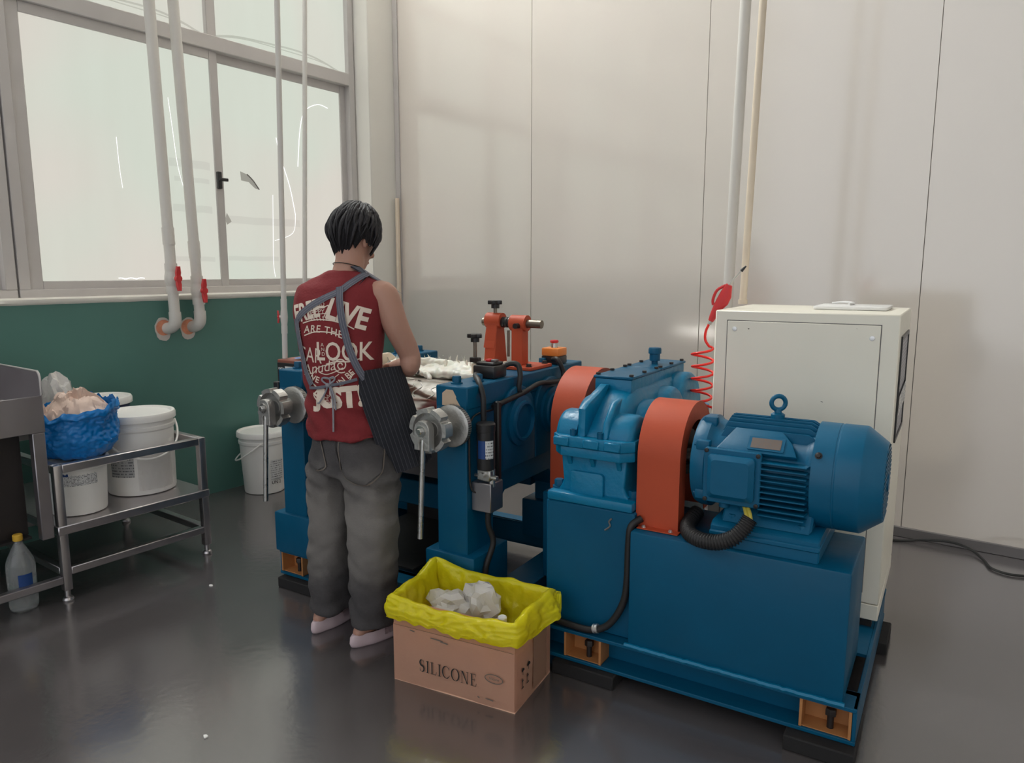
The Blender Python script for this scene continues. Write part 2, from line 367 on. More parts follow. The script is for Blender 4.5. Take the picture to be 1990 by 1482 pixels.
# (the hall is open behind the viewer: no rear wall, roof only over the work bay)
bm = BM(); box(bm, -4.75, WX, -6.4, 4.7, 0, 1.275); wl = struct('wall_left', bm, 'wall_green', label='green painted wall below the windows', cat='wall')
bm = BM(); box(bm, -4.75, WX, 4.134, 4.7, 1.275, 6.0, .006); part(wl, 'corner_pier', bm, 'wall_white')
bm = BM(); box(bm, -4.75, WX, -6.4, 4.134, 5.85, 6.0); part(wl, 'wall_top', bm, 'wall_white')
# sill with a rough cement edge
bm = BM()
def sill(u, v):
    y = -6.4 + u * 10.53
    prof = [(-4.7, 1.305), (-4.345, 1.300), (-4.318, 1.297), (-4.316, 1.28), (-4.330, 1.268)]
    x, z = prof[min(4, int(round(v * 4)))]; k = noise.noise(Vector((y * 9, v * 3, 0)))
    return Vector((x + .004 * k * (v > .3), y, z + .006 * k * (v > .6)))
grid(bm, sill, 260, 4); part(wl, 'sill', bm, 'wall_white', 60)
# holes knocked through for the two drain pipes
for yy, zz, sd in ((2.385, 1.105, 1), (2.545, 1.10, 2)):
    bm = BM(); rnd = random.Random(sd); n = 22
    o = []; i_ = []
    for k in range(n):
        a = 2 * pi * k / n; rr = .056 + .008 * noise.noise(Vector((cos(a) * 1.4, sin(a) * 1.4, sd * 5.3))) + rnd.uniform(-.002, .003) + (.018 * max(0, -sin(a) - .5) * 2)
        o.append((yy + rr * cos(a), zz + rr * sin(a) * 1.05)); i_.append((yy + .048 * cos(a), zz + .048 * sin(a)))
    holed(bm, o, i_, YZ, WX - .02, WX + .004); part(wl, 'broken_plaster', bm, 'plaster')
    bm = BM(); prism(bm, i_, YZ, WX - .02, WX + .002); part(wl, 'brick_hole', bm, 'brick')

# ---- back wall: coated steel sandwich panels standing in a floor channel
wb = struct('wall_back', org=(0, BY, 0), label='white coated steel panel wall', cat='wall')
seams = [-4.75, -4.29, -3.013, -1.742, -.537, .665, 1.87, 3.07, 4.0]
for a, b in zip(seams, seams[1:]):
    bm = BM(); box(bm, a + .0014, b - .0014, BY, BY + .05, .0, 6.0, .0012); part(wb, 'panel', bm, 'panel')
bm = BM(); box(bm, -4.75, 4.0, BY + .006, BY + .2, 0, 6.0); part(wb, 'joint_backing', bm, 'seam')
bm = BM(); box(bm, WX, 4.0, BY - .018, BY - .0005, .001, .055, .002); struct('baseboard_back', bm, 'skirt', label='grey aluminium floor channel under the white panels', cat='baseboard')
bm = BM(); box(bm, WX + .001, WX + .05, BY - .012, BY - .0005, .06, 6.0, .003); struct('trim_1', bm, 'alu')

# ---- the ribbon window: a bay is an aluminium frame, two sliding sashes, fixed lights above
def window(n, y0, y1, close):
    w = struct('window_%d' % n, org=(GX, (y0 + y1) / 2, 1.3), label=('aluminium window bay with torn film on its panes, beside the corner pier', 'aluminium window bay at the left picture edge', 'aluminium window bay third from the corner', 'aluminium window bay fourth from the corner')[n - 1], cat='window')
    zt, zm = 5.85, 2.79
    bm = BM()
    box(bm, GX - .05, GX + .045, y0, y1, 1.295, 1.345, .003); box(bm, GX - .05, GX + .045, y0, y1, zt - .05, zt, .003)
    for ya in (y0, y1 - .055): box(bm, GX - .05, GX + .045, ya, ya + .055, 1.345, zt - .05, .003)
    part(w, 'frame', bm, 'alu')
    bm = BM(); box(bm, GX - .05, GX + .05, y0 + .055, y1 - .055, 2.845, 2.935, .004); part(w, 'transom', bm, 'alu')
    for zz in (3.60, 4.73):
        bm = BM(); box(bm, GX - .05, GX + .045, y0 + .055, y1 - .055, zz, zz + .07, .004); part(w, 'transom', bm, 'alu')
    ym = (y0 + y1) / 2 + .02
    bm = BM(); box(bm, GX - .04, GX + .04, ym - .035, ym + .03, 2.935, zt - .05, .003); part(w, 'mullion', bm, 'alu')
    # sashes
    for k, (a, b, xo) in enumerate(((y0 + .05, ym + .035, .012), (ym - .025, y1 - .05, -.022))):
        bm = BM(); s = .058; l = .06 if k else .075
        for q in ((a, a + l, 1.335, 2.85), (b - s, b, 1.335, 2.85), (a + l, b - s, 1.335, 1.39), (a + l, b - s, zm, 2.85)):
            box(bm, GX + xo - .014, GX + xo + .014, *q, .003)
        sa = part(w, 'sash', bm, 'alu')
        bm = BM(); box(bm, GX + xo - .003, GX + xo + .003, a + l, b - s, 1.39, zm); part(sa, 'pane', bm, 'film')
    for a, b in ((y0 + .055, ym - .035), (ym + .03, y1 - .055)):
        bm = BM(); box(bm, GX - .004, GX + .004, a, b, 2.935, 3.60); part(w, 'pane', bm, 'film')
        bm = BM(); box(bm, GX - .004, GX + .004, a, b, 3.67, 4.73); part(w, 'pane', bm, 'film')
        bm = BM(); box(bm, GX - .004, GX + .004, a, b, 4.80, zt - .05); part(w, 'pane', bm, 'fill_pane' if n == 1 else 'film')  # top row of the first bay glows far brighter, added to light the room
    bm = BM(); box(bm, GX + .026, GX + .05, ym - .02, ym + .01, 1.98, 2.09, .004); box(bm, GX + .04, GX + .06, ym - .015, ym + .05, 2.03, 2.05, .003); part(w, 'latch', bm, 'blackp')
    if close:
        # torn film: bright slits, hanging flaps, and sagging film under the transom
        def P(y, z, x=.03): return (GX + x, y, z)
        for pts in ([P(2.27, 2.22), P(2.275, 2.05), P(2.285, 1.93)], [P(2.605, 2.5), P(2.62, 2.33), P(2.64, 2.1), P(2.675, 1.95)]):
            bm = BM(); tube(bm, pts, .0016, 5, 4); part(w, 'film_tear', bm, 'tear')
        for pts in ([P(3.90, 2.66, -.012), P(3.8, 2.67, -.012), P(3.68, 2.6, -.012), P(3.63, 2.45, -.012), P(3.6, 2.2, -.012)], [P(3.42, 2.38, -.012), P(3.45, 2.25, -.012), P(3.52, 2.05, -.012), P(3.56, 1.85, -.012)],
                    [P(3.37, 1.98, -.012), P(3.36, 1.75, -.012), P(3.35, 1.5, -.012), P(3.36, 1.40, -.012)], [P(3.56, 1.85, -.012), P(3.53, 1.72, -.012), P(3.37, 1.66, -.012)]):
            bm = BM(); tube(bm, pts, .0028 if pts[0][2] > 2.3 else .0018, 5, 5); part(w, 'film_tear', bm, 'tear')
        for poly, mm in (([(3.113, 2.116), (3.161, 2.101), (3.203, 2.064), (3.249, 2.005), (3.22, 2.012), (3.174, 2.05), (3.118, 2.056)], 'fold2'), ([(2.993, 1.832), (3.025, 1.776), (2.992, 1.754), (2.978, 1.785)], 'fold2')):
            bm = BM(); prism(bm, poly, lambda p, q, d: Vector((GX - .012 + d + .05 * (p - poly[0][0]), p, q)), 0, .002); part(w, 'film_flap', bm, mm)
        bm = BM(); tube(bm, [(GX - .004, 3.161, 2.101), (GX, 3.203, 2.064), (GX + .002, 3.249, 2.005)], .004, 5, 3); part(w, 'film_flap', bm, 'skirt')
        for a, b, q, h in ((2.59, 2.87, 2.118, .05), (2.60, 2.87, 1.84, .045), (2.99, 3.6, 1.79, .05), (2.55, 2.87, 1.52, .03), (2.99, 3.4, 1.53, .03), (2.62, 2.86, 2.02, .03)):
            xo = .016 if b < 2.9 else -.018
            bm = BM(); grid(bm, lambda u, v: Vector((GX + xo, a + (b - a) * u, q + h * (v - .5) + .008 * noise.noise(Vector((u * 4, a, 0))))), 8, 1); part(w, 'tape_strip', bm, 'fold1')
        for (ya, yb, zs) in ((1.95, 2.86, 2.945), (2.97, 4.0, 2.945)):
            for k in range(2):
                bm = BM(); tube(bm, [(GX + .004, ya + (yb - ya) * t, zs + .045 * sin(pi * t) ** .8 * (1 + .4 * k) + .006 * sin(9 * t + k)) for t in [i / 8 for i in range(9)]], .004 + .003 * k, 5, 3); part(w, 'film_fold', bm, 'fold')
        bm = BM(); tube(bm, [P(y, 1.396 + .008 * abs(sin(y * 50))) for y in [2.22 + .012 * i for i in range(14)]], .003, 5); part(w, 'film_tear', bm, 'tear')
    return w
window(1, 1.685, 4.125, True); window(2, -.78, 1.675, False); window(3, -3.24, -.79, False); window(4, -5.7, -3.25, False)

# ---- pipes
def valve_pipe(lab, top, bot, zv, r, hdir, elbow):
    """vertical white pipe with a red-handled ball valve; top/bot = (x, y, z)"""
    T, B = Vector(top), Vector(bot); at = lambda z: B + (T - B) * ((z - B.z) / (T.z - B.z))
    t = thing('water_pipe', lab, 'pipe', bot, 'R', 'white valve pipes on the window wall')
    bm = BM(); cyl(bm, at(zv + .09), T, r, n=24); part(t, 'pipe', bm, 'pvc')
    bm = BM(); cyl(bm, B, at(zv - .07), r, n=24)
    if elbow:
        lathe(bm, [(r * 1.12, 0), (r * 1.12, .02)], B + Vector((0, 0, .03)), (0, 0, 1), 24)
    part(t, 'pipe', bm, 'pvc')
    if elbow:
        pts = [B + Vector((0, 0, .045)), B + Vector((0, 0, .0)), B + Vector((-.012, -.004, -.03)), B + Vector((-.045, -.012, -.048)), B + Vector((-.09, -.02, -.05))]
        bm = BM(); tube(bm, pts, r * 1.14, 20, 5); part(t, 'elbow', bm, 'pvc')
        p = at(zv + .2); bm = BM(); cyl(bm, p, at(zv + .3), r * 1.12, n=24); part(t, 'coupling', bm, 'pvc')
    v = at(zv); bm = BM(); R = r * 1.16
    lathe(bm, [(R, -.085), (R, -.045), (R * .9, -.045), (R * 1.1, -.02), (R * 1.16, 0), (R * 1.1, .02), (R * .96, .045), (R, .045), (R, .09)], v, T - B, 24)
    vb = part(t, 'valve_body', bm, 'pvc')
    d = Vector(hdir).normalized(); s = r / .032
    bm = BM(); cyl(bm, v + d * R, v + d * (R + .018 * s), .016 * s); part(vb, 'valve_stem', bm, 'pvc')
    bm = BM(); q = v + d * (R + .018 * s); x = d.cross(Vector((0, 0, 1))).normalized()
    for sg in (-1, 1):
        prism(bm, [(-.013 * s, 0), (.013 * s, 0), (.017 * s, sg * .035 * s), (.011 * s, sg * .075 * s), (-.011 * s, sg * .075 * s), (-.017 * s, sg * .035 * s)], lambda a, b, k: q + x * a + Vector((0, 0, b)) + d * (k + .12 * abs(b)), 0, .018 * s, .003 * s)
    cyl(bm, q, q + d * .024 * s, .02 * s); part(t, 'valve_handle', bm, 'red')
valve_pipe('thick white pipe with red valve, left of the pair before the window', (-4.262, 2.35, 6.0), (-4.262, 2.425, 1.15), 1.40, .031, (1, .05, 0), True)
valve_pipe('thick white pipe with red valve, right of the pair before the window', (-4.262, 2.47, 6.0), (-4.262, 2.588, 1.15), 1.325, .031, (1, .05, 0), True)
valve_pipe('thin white pipe with red valve dropping to the box by the mill', (-3.049, 2.435, 6.0), (-3.145, 2.366, 1.002), 1.215, .0135, (-.811, -.585, 0), False)
bm = BM(); cyl(bm, (-4.14, 3.545, 6.0), (-4.14, 3.235, .0), .0155, n=20)
solo('air_pipe', 'thin plain white pipe right of the valve pipe before the window', 'pipe', bm, 'pvc', (-4.14, 3.235, 0))
bm = BM(); box(bm, -4.30, -4.275, 4.355, 4.385, .0, 2.02, .003); solo('pvc_strip', 'narrow cream strip standing upright in the room corner', 'strip', bm, 'cream', (-4.29, 4.37, 0))
# conduits behind the cabinet (machine axes)
bm = BM(); cyl(bm, (-.935, 3.42, .0), (-.833, 3.42, 6.0), .0235, n=24); solo('conduit_pipe', 'thick white conduit rising behind the cabinet corner, with the red air gun', 'pipe', bm, 'pvc', (-.935, 3.42, 0), 'M')
bm = BM(); cyl(bm, (-.822, 3.33, 1.302), (-.724, 3.33, 6.0), .0155, n=20); lathe(bm, [(.02, 0), (.02, .02)], (-.822, 3.33, 1.302)); solo('conduit_pipe', 'thin cream conduit rising from the cabinet top', 'pipe', bm, 'cream', (-.822, 3.33, 1.302), 'M')
# black cord on the floor by the back wall
bm = BM(); tube(bm, [(-.62, 4.26, .008), (-.5, 4.32, .008), (-.42, 4.35, .02), (-.30, 4.37, .03), (-.2, 4.34, .02), (-.135, 4.24, .008), (-.10, 4.15, .008), (-.03, 4.115, .008), (.06, 4.14, .008), (.3, 4.22, .008), (.8, 4.2, .008)], .0065, 8, 8)
solo('power_cord', 'black cord trailing over the floor along the white panel wall', 'cord', bm, 'cord', (-.5, 4.3, 0))
# flecks on the floor
for k, (x, y, s) in enumerate(((-3.03, 1.81, .012), (-2.02, 1.155, .012))):
    bm = BM(); r = random.Random(k)
    prism(bm, [(x + s * r.uniform(.5, 1.2) * cos(a), y + s * r.uniform(.4, 1) * sin(a)) for a in [i * pi / 3 for i in range(6)]], XY, .0005, .004)
    solo('paint_chip', ('white chip lying on the floor beyond the shelf table', 'pale chip lying on the bare floor before the carton')[k], 'chip', bm, 'paper', (x, y, 0))
# ================================================================== THE MACHINE (machine axes: x along the skid, y away from the worker)
VF = 2.24
# ---- skid
sk = thing('machine_base', 'blue welded steel skid with orange bolt pockets carrying mill, gearbox and motor', 'machine base', (-1.4, 2.7, .05), 'M')
U0, U1, VB, ZB, ZT = -2.62, -.165, 3.22, .05, .168
pockets = [(-2.612, -2.475), (-1.135, -.99), (-.325, -.178)]
bm = BM()
box(bm, U0, U1, VF - .004, VF + .1, ZB, ZB + .013, .002); box(bm, U0, U1, VF - .004, VF + .1, ZT - .013, ZT, .002); box(bm, U0, U1, VF + .075, VF + .1, ZB, ZT)
part(sk, 'front_channel', bm, 'blue')
bm = BM(); box(bm, U0, U1, VB - .08, VB, ZB, ZB + .012, .002); box(bm, U0, U1, VB - .08, VB, ZT - .012, ZT, .002); box(bm, U0, U1, VB - .08, VB - .065, ZB, ZT); part(sk, 'back_channel', bm, 'blue')
for a, b in ((U0, U0 + .02), (-1.56, -1.42), (-.96, -.90), (U1 - .012, U1)):
    bm = BM(); box(bm, a, b, VF + .1, VB - .08, ZB, ZT, .002); part(sk, 'cross_beam', bm, 'blue')
for q in ((U1 - .012, U1), (U0, U0 + .01)):
    bm = BM(); box(bm, *q, VF, VF + .1, ZB, ZT, .002); part(sk, 'end_plate', bm, 'blue')
for a, b in pockets:
    bm = BM(); y0, y1, z0, z1 = VF + .004, VF + .07, ZB + .014, ZT - .014
    box(bm, a, b, y1, y1 + .004, z0, z1); box(bm, a, b, y0, y1, z0, z0 + .003); box(bm, a, b, y0, y1, z1 - .003, z1); box(bm, a, a + .008, y0 - .004, y1, z0, z1); box(bm, b - .008, b, y0 - .004, y1, z0, z1)
    pk = part(sk, 'bolt_pocket', bm, 'pocket')
    bm = BM(); m = (a + b) / 2 + .012; cyl(bm, (m, VF + .035, z0), (m, VF + .035, z0 + .045), .010); lathe(bm, [(.017, .045), (.017, .062), (.014, .066)], (m, VF + .035, z0), (0, 0, 1), 6); part(pk, 'anchor_bolt', bm, 'bolt')
bm = BM()   # pedestal under the motor
box(bm, -.892, -.205, VF, 2.60, ZT, .58, .008, 2); ped = part(sk, 'motor_pedestal', bm, 'blue')
bm = BM(); n = 60
tube(bm, [(-.9 + .7 * i / n, VF - .004 + .003 * noise.noise(Vector((i * 1.7, 0, 0))), ZT + .003 + .003 * noise.noise(Vector((0, i * 1.3, 0)))) for i in range(n + 1)], .008, 6); part(ped, 'weld_bead', bm, 'blue_cast')
bm = BM(); tube(bm, [(-.215 + .006 * noise.noise(Vector((i, 3, 0))), VF + .36 * i / 20, ZT + .004) for i in range(21)], .009, 6); part(ped, 'weld_bead', bm, 'blue_cast')
bm = BM(); box(bm, -1.235, -.893, 2.28, 3.12, ZT, .628, .006); gp = part(sk, 'gearbox_pedestal', bm, 'blue')
bm = BM(); tube(bm, [(-.975, 2.277, .598), (-.985, 2.277, .585), (-.98, 2.277, .57), (-1.0, 2.277, .552)], .003, 5, 3); part(gp, 'paint_crack', bm, 'seam')
bm = BM(); box(bm, -.90, U1 - .012, 2.601, VB - .08, ZT - .012, ZT - .001); part(sk, 'deck_plate', bm, 'blue')
# rubber pads under the skid
def pad(a, b, y0, y1, lab):
    bm = BM(); box(bm, a, b, y0, y1, 0, .049, .004); solo('rubber_pad', lab, 'pad', bm, 'rubber_pad', (a, y0, 0), 'M', 'rubber pads under the skid')
pad(-.36, -.16, 2.19, 2.44, 'black rubber pad under the nearest right corner of the skid')
pad(-1.17, -.93, 2.21, 2.4, 'black rubber pad under the skid behind the carton')
pad(-2.60, -2.36, 2.20, 2.42, 'black rubber pad under the skid corner by the bucket')
pad(-.26, -.135, 2.97, 3.17, 'black rubber pad under the far right corner of the skid')

# ---- two-roll mill
ml = thing('roll_mill', 'blue two-roll rubber mill with steel rolls and hand wheels', 'rolling mill', (-2.06, 2.7, ZT), 'M')
UL, UR = (-2.575, -2.435), (-1.70, -1.56)
FZ = 1.012
def side_frame(u0, u1):
    bm = BM()
    prof = [(2.24, .35), (2.24, .90), (2.262, .925), (2.262, FZ), (3.23, FZ), (3.23, .35), (3.02, .35), (3.02, .44), (2.90, .545), (2.52, .545), (2.43, .47), (2.43, .35)]
    prof = [(a + (.0 if b < .9 else 0), b) for a, b in prof]
    prism(bm, [(2.24, .35), (2.24, .928), (2.248, .94), (2.248, FZ), (3.23, FZ), (3.23, .35), (3.02, .35), (3.02, .44), (2.90, .545), (2.52, .545), (2.43, .47), (2.43, .35)], YZ, u0, u1, .004)
    f = part(ml, 'side_frame', bm, 'blue')
    for v0, v1 in ((2.22, 2.47), (2.98, 3.25)):
        bm = BM(); box(bm, u0 - .05, u1 + .045, v0, v1, ZT, .355, .008, 2); part(f, 'foot_block', bm, 'blue')
    bm = BM(); box(bm, u0 - .004, u1 + .004, 2.244, 3.23, .925, FZ + .002, .005); part(f, 'cap_beam', bm, 'blue')
    many(f, 'cap_bolt', lambda b: hexbolt(b, (0, 0, 0), (0, 0, 1), .0175, .03), 'blue', [((u0 + u1) / 2 + dx, v, FZ + .002) for dx, v in ((-.02, 2.31), (.02, 2.40), (-.02, 3.0), (.0, 3.16))])
    return f
fl = side_frame(*UL); fr_ = side_frame(*UR)
# bearing housings on the outer right face
for v, r in ((2.60, .135), (2.885, .14)):
    bm = BM(); prism(bm, [(v - r, .64), (v + r, .64), (v + r, .84)] + [(v + r * cos(a), .84 + r * sin(a)) for a in [pi * i / 14 for i in range(1, 14)]] + [(v - r, .84)], YZ, UR[1], UR[1] + .022, .006, 2); h = part(fr_, 'bearing_housing', bm, 'blue')
    bm = BM(); lathe(bm, [(.105, 0), (.105, .014), (.085, .02), (.083, .03), (.072, .032), (.07, .016), (.0, .016)], (UR[1] + .022, v, .83), (1, 0, 0), 36); part(h, 'bearing_cover', bm, 'blue')
bm = BM(); lathe(bm, [(.062, 0), (.062, .06), (.085, .062), (.085, .115), (.06, .12), (.06, .17)], (UR[1] + .03, 2.885, .83), (1, 0, 0), 32); part(fr_, 'shaft_hub', bm, 'blue')
bm = BM(); lathe(bm, [(.075, 0), (.075, .03), (.05, .035)], (UL[0], 2.60, .83), (-1, 0, 0), 28); part(fl, 'bearing_cover', bm, 'blue')
# rolls
RR = .142
for v, nm in ((2.575, 'front'), (2.872, 'rear')):
    bm = BM(); lathe(bm, [(.06, 0), (.06, .02), (RR - .004, .02), (RR, .024), (RR, .706), (RR - .004, .71), (.06, .71), (.06, .73)], (UL[1], v, .83), (1, 0, 0), 72); part(ml, 'roll', bm, 'chrome', label='polished steel %s roll' % nm)
for a in ((UL[1] + .01, UL[1] + .035), (UR[0] - .035, UR[0] - .01)):      # stock guides
    bm = BM(); prism(bm, [(2.60, .985), (2.85, .985), (2.84, 1.02), (2.80, 1.045), (2.65, 1.045), (2.61, 1.02)], YZ, *a, .003); part(ml, 'stock_guide', bm, 'cream')
bm = BM()   # stainless tray under the rolls
prism(bm, [(2.40, .70), (2.415, .70), (2.50, .60), (2.50, .585), (2.40, .585)], YZ, UL[1] + .005, UR[0] - .005); box(bm, UL[1] + .005, UR[0] - .005, 2.5, 3.0, .585, .6); part(ml, 'drip_tray', bm, 'stain_d')
bm = BM(); box(bm, UL[1], UR[0], 2.46, 2.56, .425, .535, .004); part(ml, 'tie_beam', bm, 'blue')
bm = BM(); box(bm, UL[1], UR[0], 2.98, 3.08, .425, .535, .004); part(ml, 'tie_beam', bm, 'blue')
bm = BM(); box(bm, UL[1] + .01, -1.99, 2.93, 2.936, ZT, .58); part(ml, 'rear_shade_sheet', bm, 'black')  # black sheet added to darken the void under the rolls
bm = BM(); box(bm, UL[1] + .01, -1.93, 2.36, 2.94, ZT + .001, ZT + .006); part(ml, 'bottom_shade_sheet', bm, 'black')  # black sheet standing in for shade on the ground between the frames
# masking-paper scrap stuck to the right cap
bm = BM(); prism(bm, [(-1.672, .938), (-1.585, .936), (-1.607, .968), (-1.606, .975), (-1.622, 1.0), (-1.652, 1.0), (-1.671, .985)], XZ, 2.2425, 2.2436); part(fr_, 'paper_scrap', bm, 'tape')
# hand-wheel nip adjusters
def adjuster(u, v, z, f):
    a = thing('tmp', 'x', 'x', (-2.06, 2.7, ZT), 'M'); 
    bm = BM(); o = Vector((u, VF, z))
    # graduated dial against the post
    lathe(bm, [(.03, .0), (.077, .004), (.081, .012), (.081, .032), (.074, .036), (.035, .036)], o + Vector((.022, 0, 0)), (0, -1, 0), 48); d = part(f, 'graduated_dial', bm, 'cast')
    bm = BM()
    for k in range(60):
        an = 2 * pi * k / 60; c = o + Vector((.022, -.022, 0)) + Vector((cos(an), 0, sin(an))) * .0812
        L = .018 if k % 5 else .026
        x = Vector((-sin(an), 0, cos(an))); nrm = Vector((cos(an), 0, sin(an)))
        q = [c + x * .0013 + Vector((0, L / 2, 0)), c - x * .0013 + Vector((0, L / 2, 0)), c - x * .0013 - Vector((0, L / 2, 0)), c + x * .0013 - Vector((0, L / 2, 0))]
        bm.faces.new([bm.verts.new(p + nrm * .0006) for p in q])
    part(d, 'scale_marks', bm, 'ink')
    # castellated wheel
    bm = BM(); n = 96; w = Vector((u, v, z))
    def out(an):
        k = (an * 7 / (2 * pi) + .25) % 1
        return .084 if k < .74 else .084 - .015 * min(1, sin(pi * (k - .74) / .26) * 2.0)
    O = [(out(2 * pi * i / n) * cos(2 * pi * i / n), out(2 * pi * i / n) * sin(2 * pi * i / n)) for i in range(n)]
    I = [(.067 * cos(2 * pi * i / n), .067 * sin(2 * pi * i / n)) for i in range(n)]
    holed(bm, O, I, lambda p, q, dd: w + Vector((p, dd, q)), -.022, .022)
    wh = part(f, 'hand_wheel', bm, 'cast', 30)
    bm = BM(); lathe(bm, [(.0, .002), (.03, .0), (.03, .004), (.067, .004), (.069, .016), (.03, .02), (.03, .09)], w + Vector((0, .0, 0)), (0, 1, 0), 48); part(wh, 'wheel_web', bm, 'cast')
    bm = BM()   # clevis
    pl = [(-.034, -.066), (-.011, -.066), (-.011, -.036), (-.007, -.027), (.007, -.027), (.011, -.036), (.011, -.066), (.034, -.066), (.034, .008)] + [(.034 * cos(t), .008 + .036 * sin(t)) for t in [pi * i / 10 for i in range(1, 10)]] + [(-.034, .008)]
    prism(bm, pl, lambda p, q, dd: w + Vector((p, dd, q)), -.058, -.024, .002); cv = part(wh, 'clevis', bm, 'cast')
    bm = BM(); lathe(bm, [(.021, 0), (.021, .004), (.0205, .005)], w + Vector((0, -.058, .006)), (0, -1, 0), 24); lathe(bm, [(.0115, .005), (.0115, .014), (.0095, .016)], w + Vector((0, -.058, .006)), (0, -1, 0), 6); part(wh, 'centre_bolt', bm, 'steel')
    bm = BM(); tube(bm, [w + Vector((0, -.04, -.02)), w + Vector((-.004, -.045, -.06)), w + Vector((-.012, -.06, -.40))], .0102, 14, 3); part(f, 'ratchet_bar', bm, 'steel')
    bpy.data.objects.remove(a)
adjuster(-2.478, 2.125, .868, fl); adjuster(-1.63, 2.115, .868, fr_)

# ---- silicone compound banding on the rolls
bm = BM()
def dough(u, w):
    x = UL[1] + .03 + u * .655; a = -.75 + w * 2.2            # wraps from the front of the front roll over to the rear roll
    t = .008 + .012 * (.5 + .5 * noise.noise(Vector((x * 9, w * 3, 0))))
    if a < 1.05:
        edge = .25 * (.5 + .5 * noise.noise(Vector((x * 6, 5, 0)))) + (.42 if x > -2.0 else 0)*(x + 2.0) / .3 * 0
        aa = max(a, -.22 + edge * .8 + .28 * min(1, max(0, (x + 2.1) / .4))); r = RR + t * min(1, max(0., (a - aa) * 6 + .15)) if a > aa else RR - .03
        v, z = 2.575 + r * sin(aa), .83 + r * cos(aa)
    else:
        k = (a - 1.05) / .4; v = 2.575 + (RR + t) * sin(1.05) + k * .26; v = min(v, 2.98)
        z = .83 + (RR + t) * cos(1.05) + .10 * sin(min(1, k) * pi * .55) + .015 * k
    h = .035 * max(0, noise.noise(Vector((x * 7, v * 11, 3)))) + .016 * noise.noise(Vector((x * 16, v * 22, 9)))
    ridge = math.exp(-((a - 1.0) / .35) ** 2) * (.028 + .022 * sin(x * 11 + 1)) + math.exp(-((a - .55 - .2 * sin(x * 8)) / .10) ** 2) * .018
    if a > .2: z += (h + ridge) * .8 * min(1, (a - .2) * 3)
    return Vector((x, v, z))
grid(bm, dough, 110, 70, False); thicken(bm, .010)
rnd = random.Random(3)
for pts, r in (([(-1.73, 2.64, .985), (-1.86, 2.62, .995), (-1.97, 2.645, .99), (-2.05, 2.71, 1.01), (-2.12, 2.72, 1.0)], .02), ([(-1.73, 2.70, .99), (-1.88, 2.71, 1.005), (-2.0, 2.76, 1.015), (-2.05, 2.83, 1.015)], .022), ([(-1.98, 2.57, .972), (-2.02, 2.60, .985), (-2.10, 2.63, .99), (-2.16, 2.62, .985)], .015), ([(-2.1, 2.66, 1.0), (-2.13, 2.62, 1.035), (-2.10, 2.58, 1.0), (-2.06, 2.57, .98)], .014), ([(-2.3, 2.66, .99), (-2.2, 2.7, 1.02), (-2.12, 2.78, 1.02), (-2.02, 2.8, 1.02)], .022)):
    tube(bm, pts, r, 12, 6, True, lambda t: r * (.35 + .65 * sin(pi * min(1, t * .9 + .1))))
for k in range(30): sphere(bm, (UL[1] + .06 + rnd.random() * .6, 2.66 + rnd.random() * .2, .985 + rnd.random() * .012), .025 + rnd.random() * .025, 2.2, 1, .6, 12, 8)
db = thing('silicone_sheet', 'rumpled white silicone compound lying on the mill rolls', 'rubber', (-2.06, 2.7, .97), 'M')
bm = fuse(bm, .0048, 7, .5)
for v in bm.verts:
    p = v.co
    if p.z > .97: v.co = p + v.normal * (.006 * noise.noise(p * 30) + .004 * noise.noise(Vector((p.x * 60, p.y * 25, p.z * 25))))
part(db, 'sheet', bm, 'silicone', 180)
bm = BM()      # torn pocket in the sheet
sphere(bm, (-2.055, 2.578, 1.002), .012, .8, .5, 1.1); part(db, 'torn_hole', bm, 'seam')
bm = BM()      # ragged shreds along the rear edge
for k in range(90):
    x = UL[1] + .04 + rnd.random() * .63; v = 2.74 + rnd.random() * .2; z = 1.0 + rnd.random() * .02; L = .01 + rnd.random() * .03; a = rnd.uniform(0, 6.3); w = .004 + rnd.random() * .008
    d = Vector((cos(a), sin(a), 0)); p = Vector((x, v, z)); t_ = p + Vector((rnd.uniform(-.02, .02), rnd.uniform(-.02, .02), L))
    q = [bm.verts.new(c_) for c_ in (p + d * w - Vector((0, 0, .02)), p - d * w - Vector((0, 0, .02)), p - d * w * .6 + (t_ - p) * .5, t_, p + d * w * .5 + (t_ - p) * .6)]; bm.faces.new(q)
thicken(bm, .0015); e_ = part(db, 'torn_edge', bm, 'silicone'); e_['kind'] = 'stuff'
for k in range(14):      # thin threads dragged over the bare roll
    a0 = -1.15 + rnd.random() * .3; x = UL[1] + .08 + rnd.random() * .55; a1 = a0 + .25 + rnd.random() * .4; pts = []
    for i in range(7):
        a = a0 + (a1 - a0) * i / 6; pts.append((x + .015 * sin(i * 1.3 + k), 2.575 + (RR + .0008) * sin(a), .83 + (RR + .0008) * cos(a)))
    bm = BM(); tube(bm, pts, .0014 + .001 * rnd.random(), 5, 2); part(db, 'thread', bm, 'silicone')

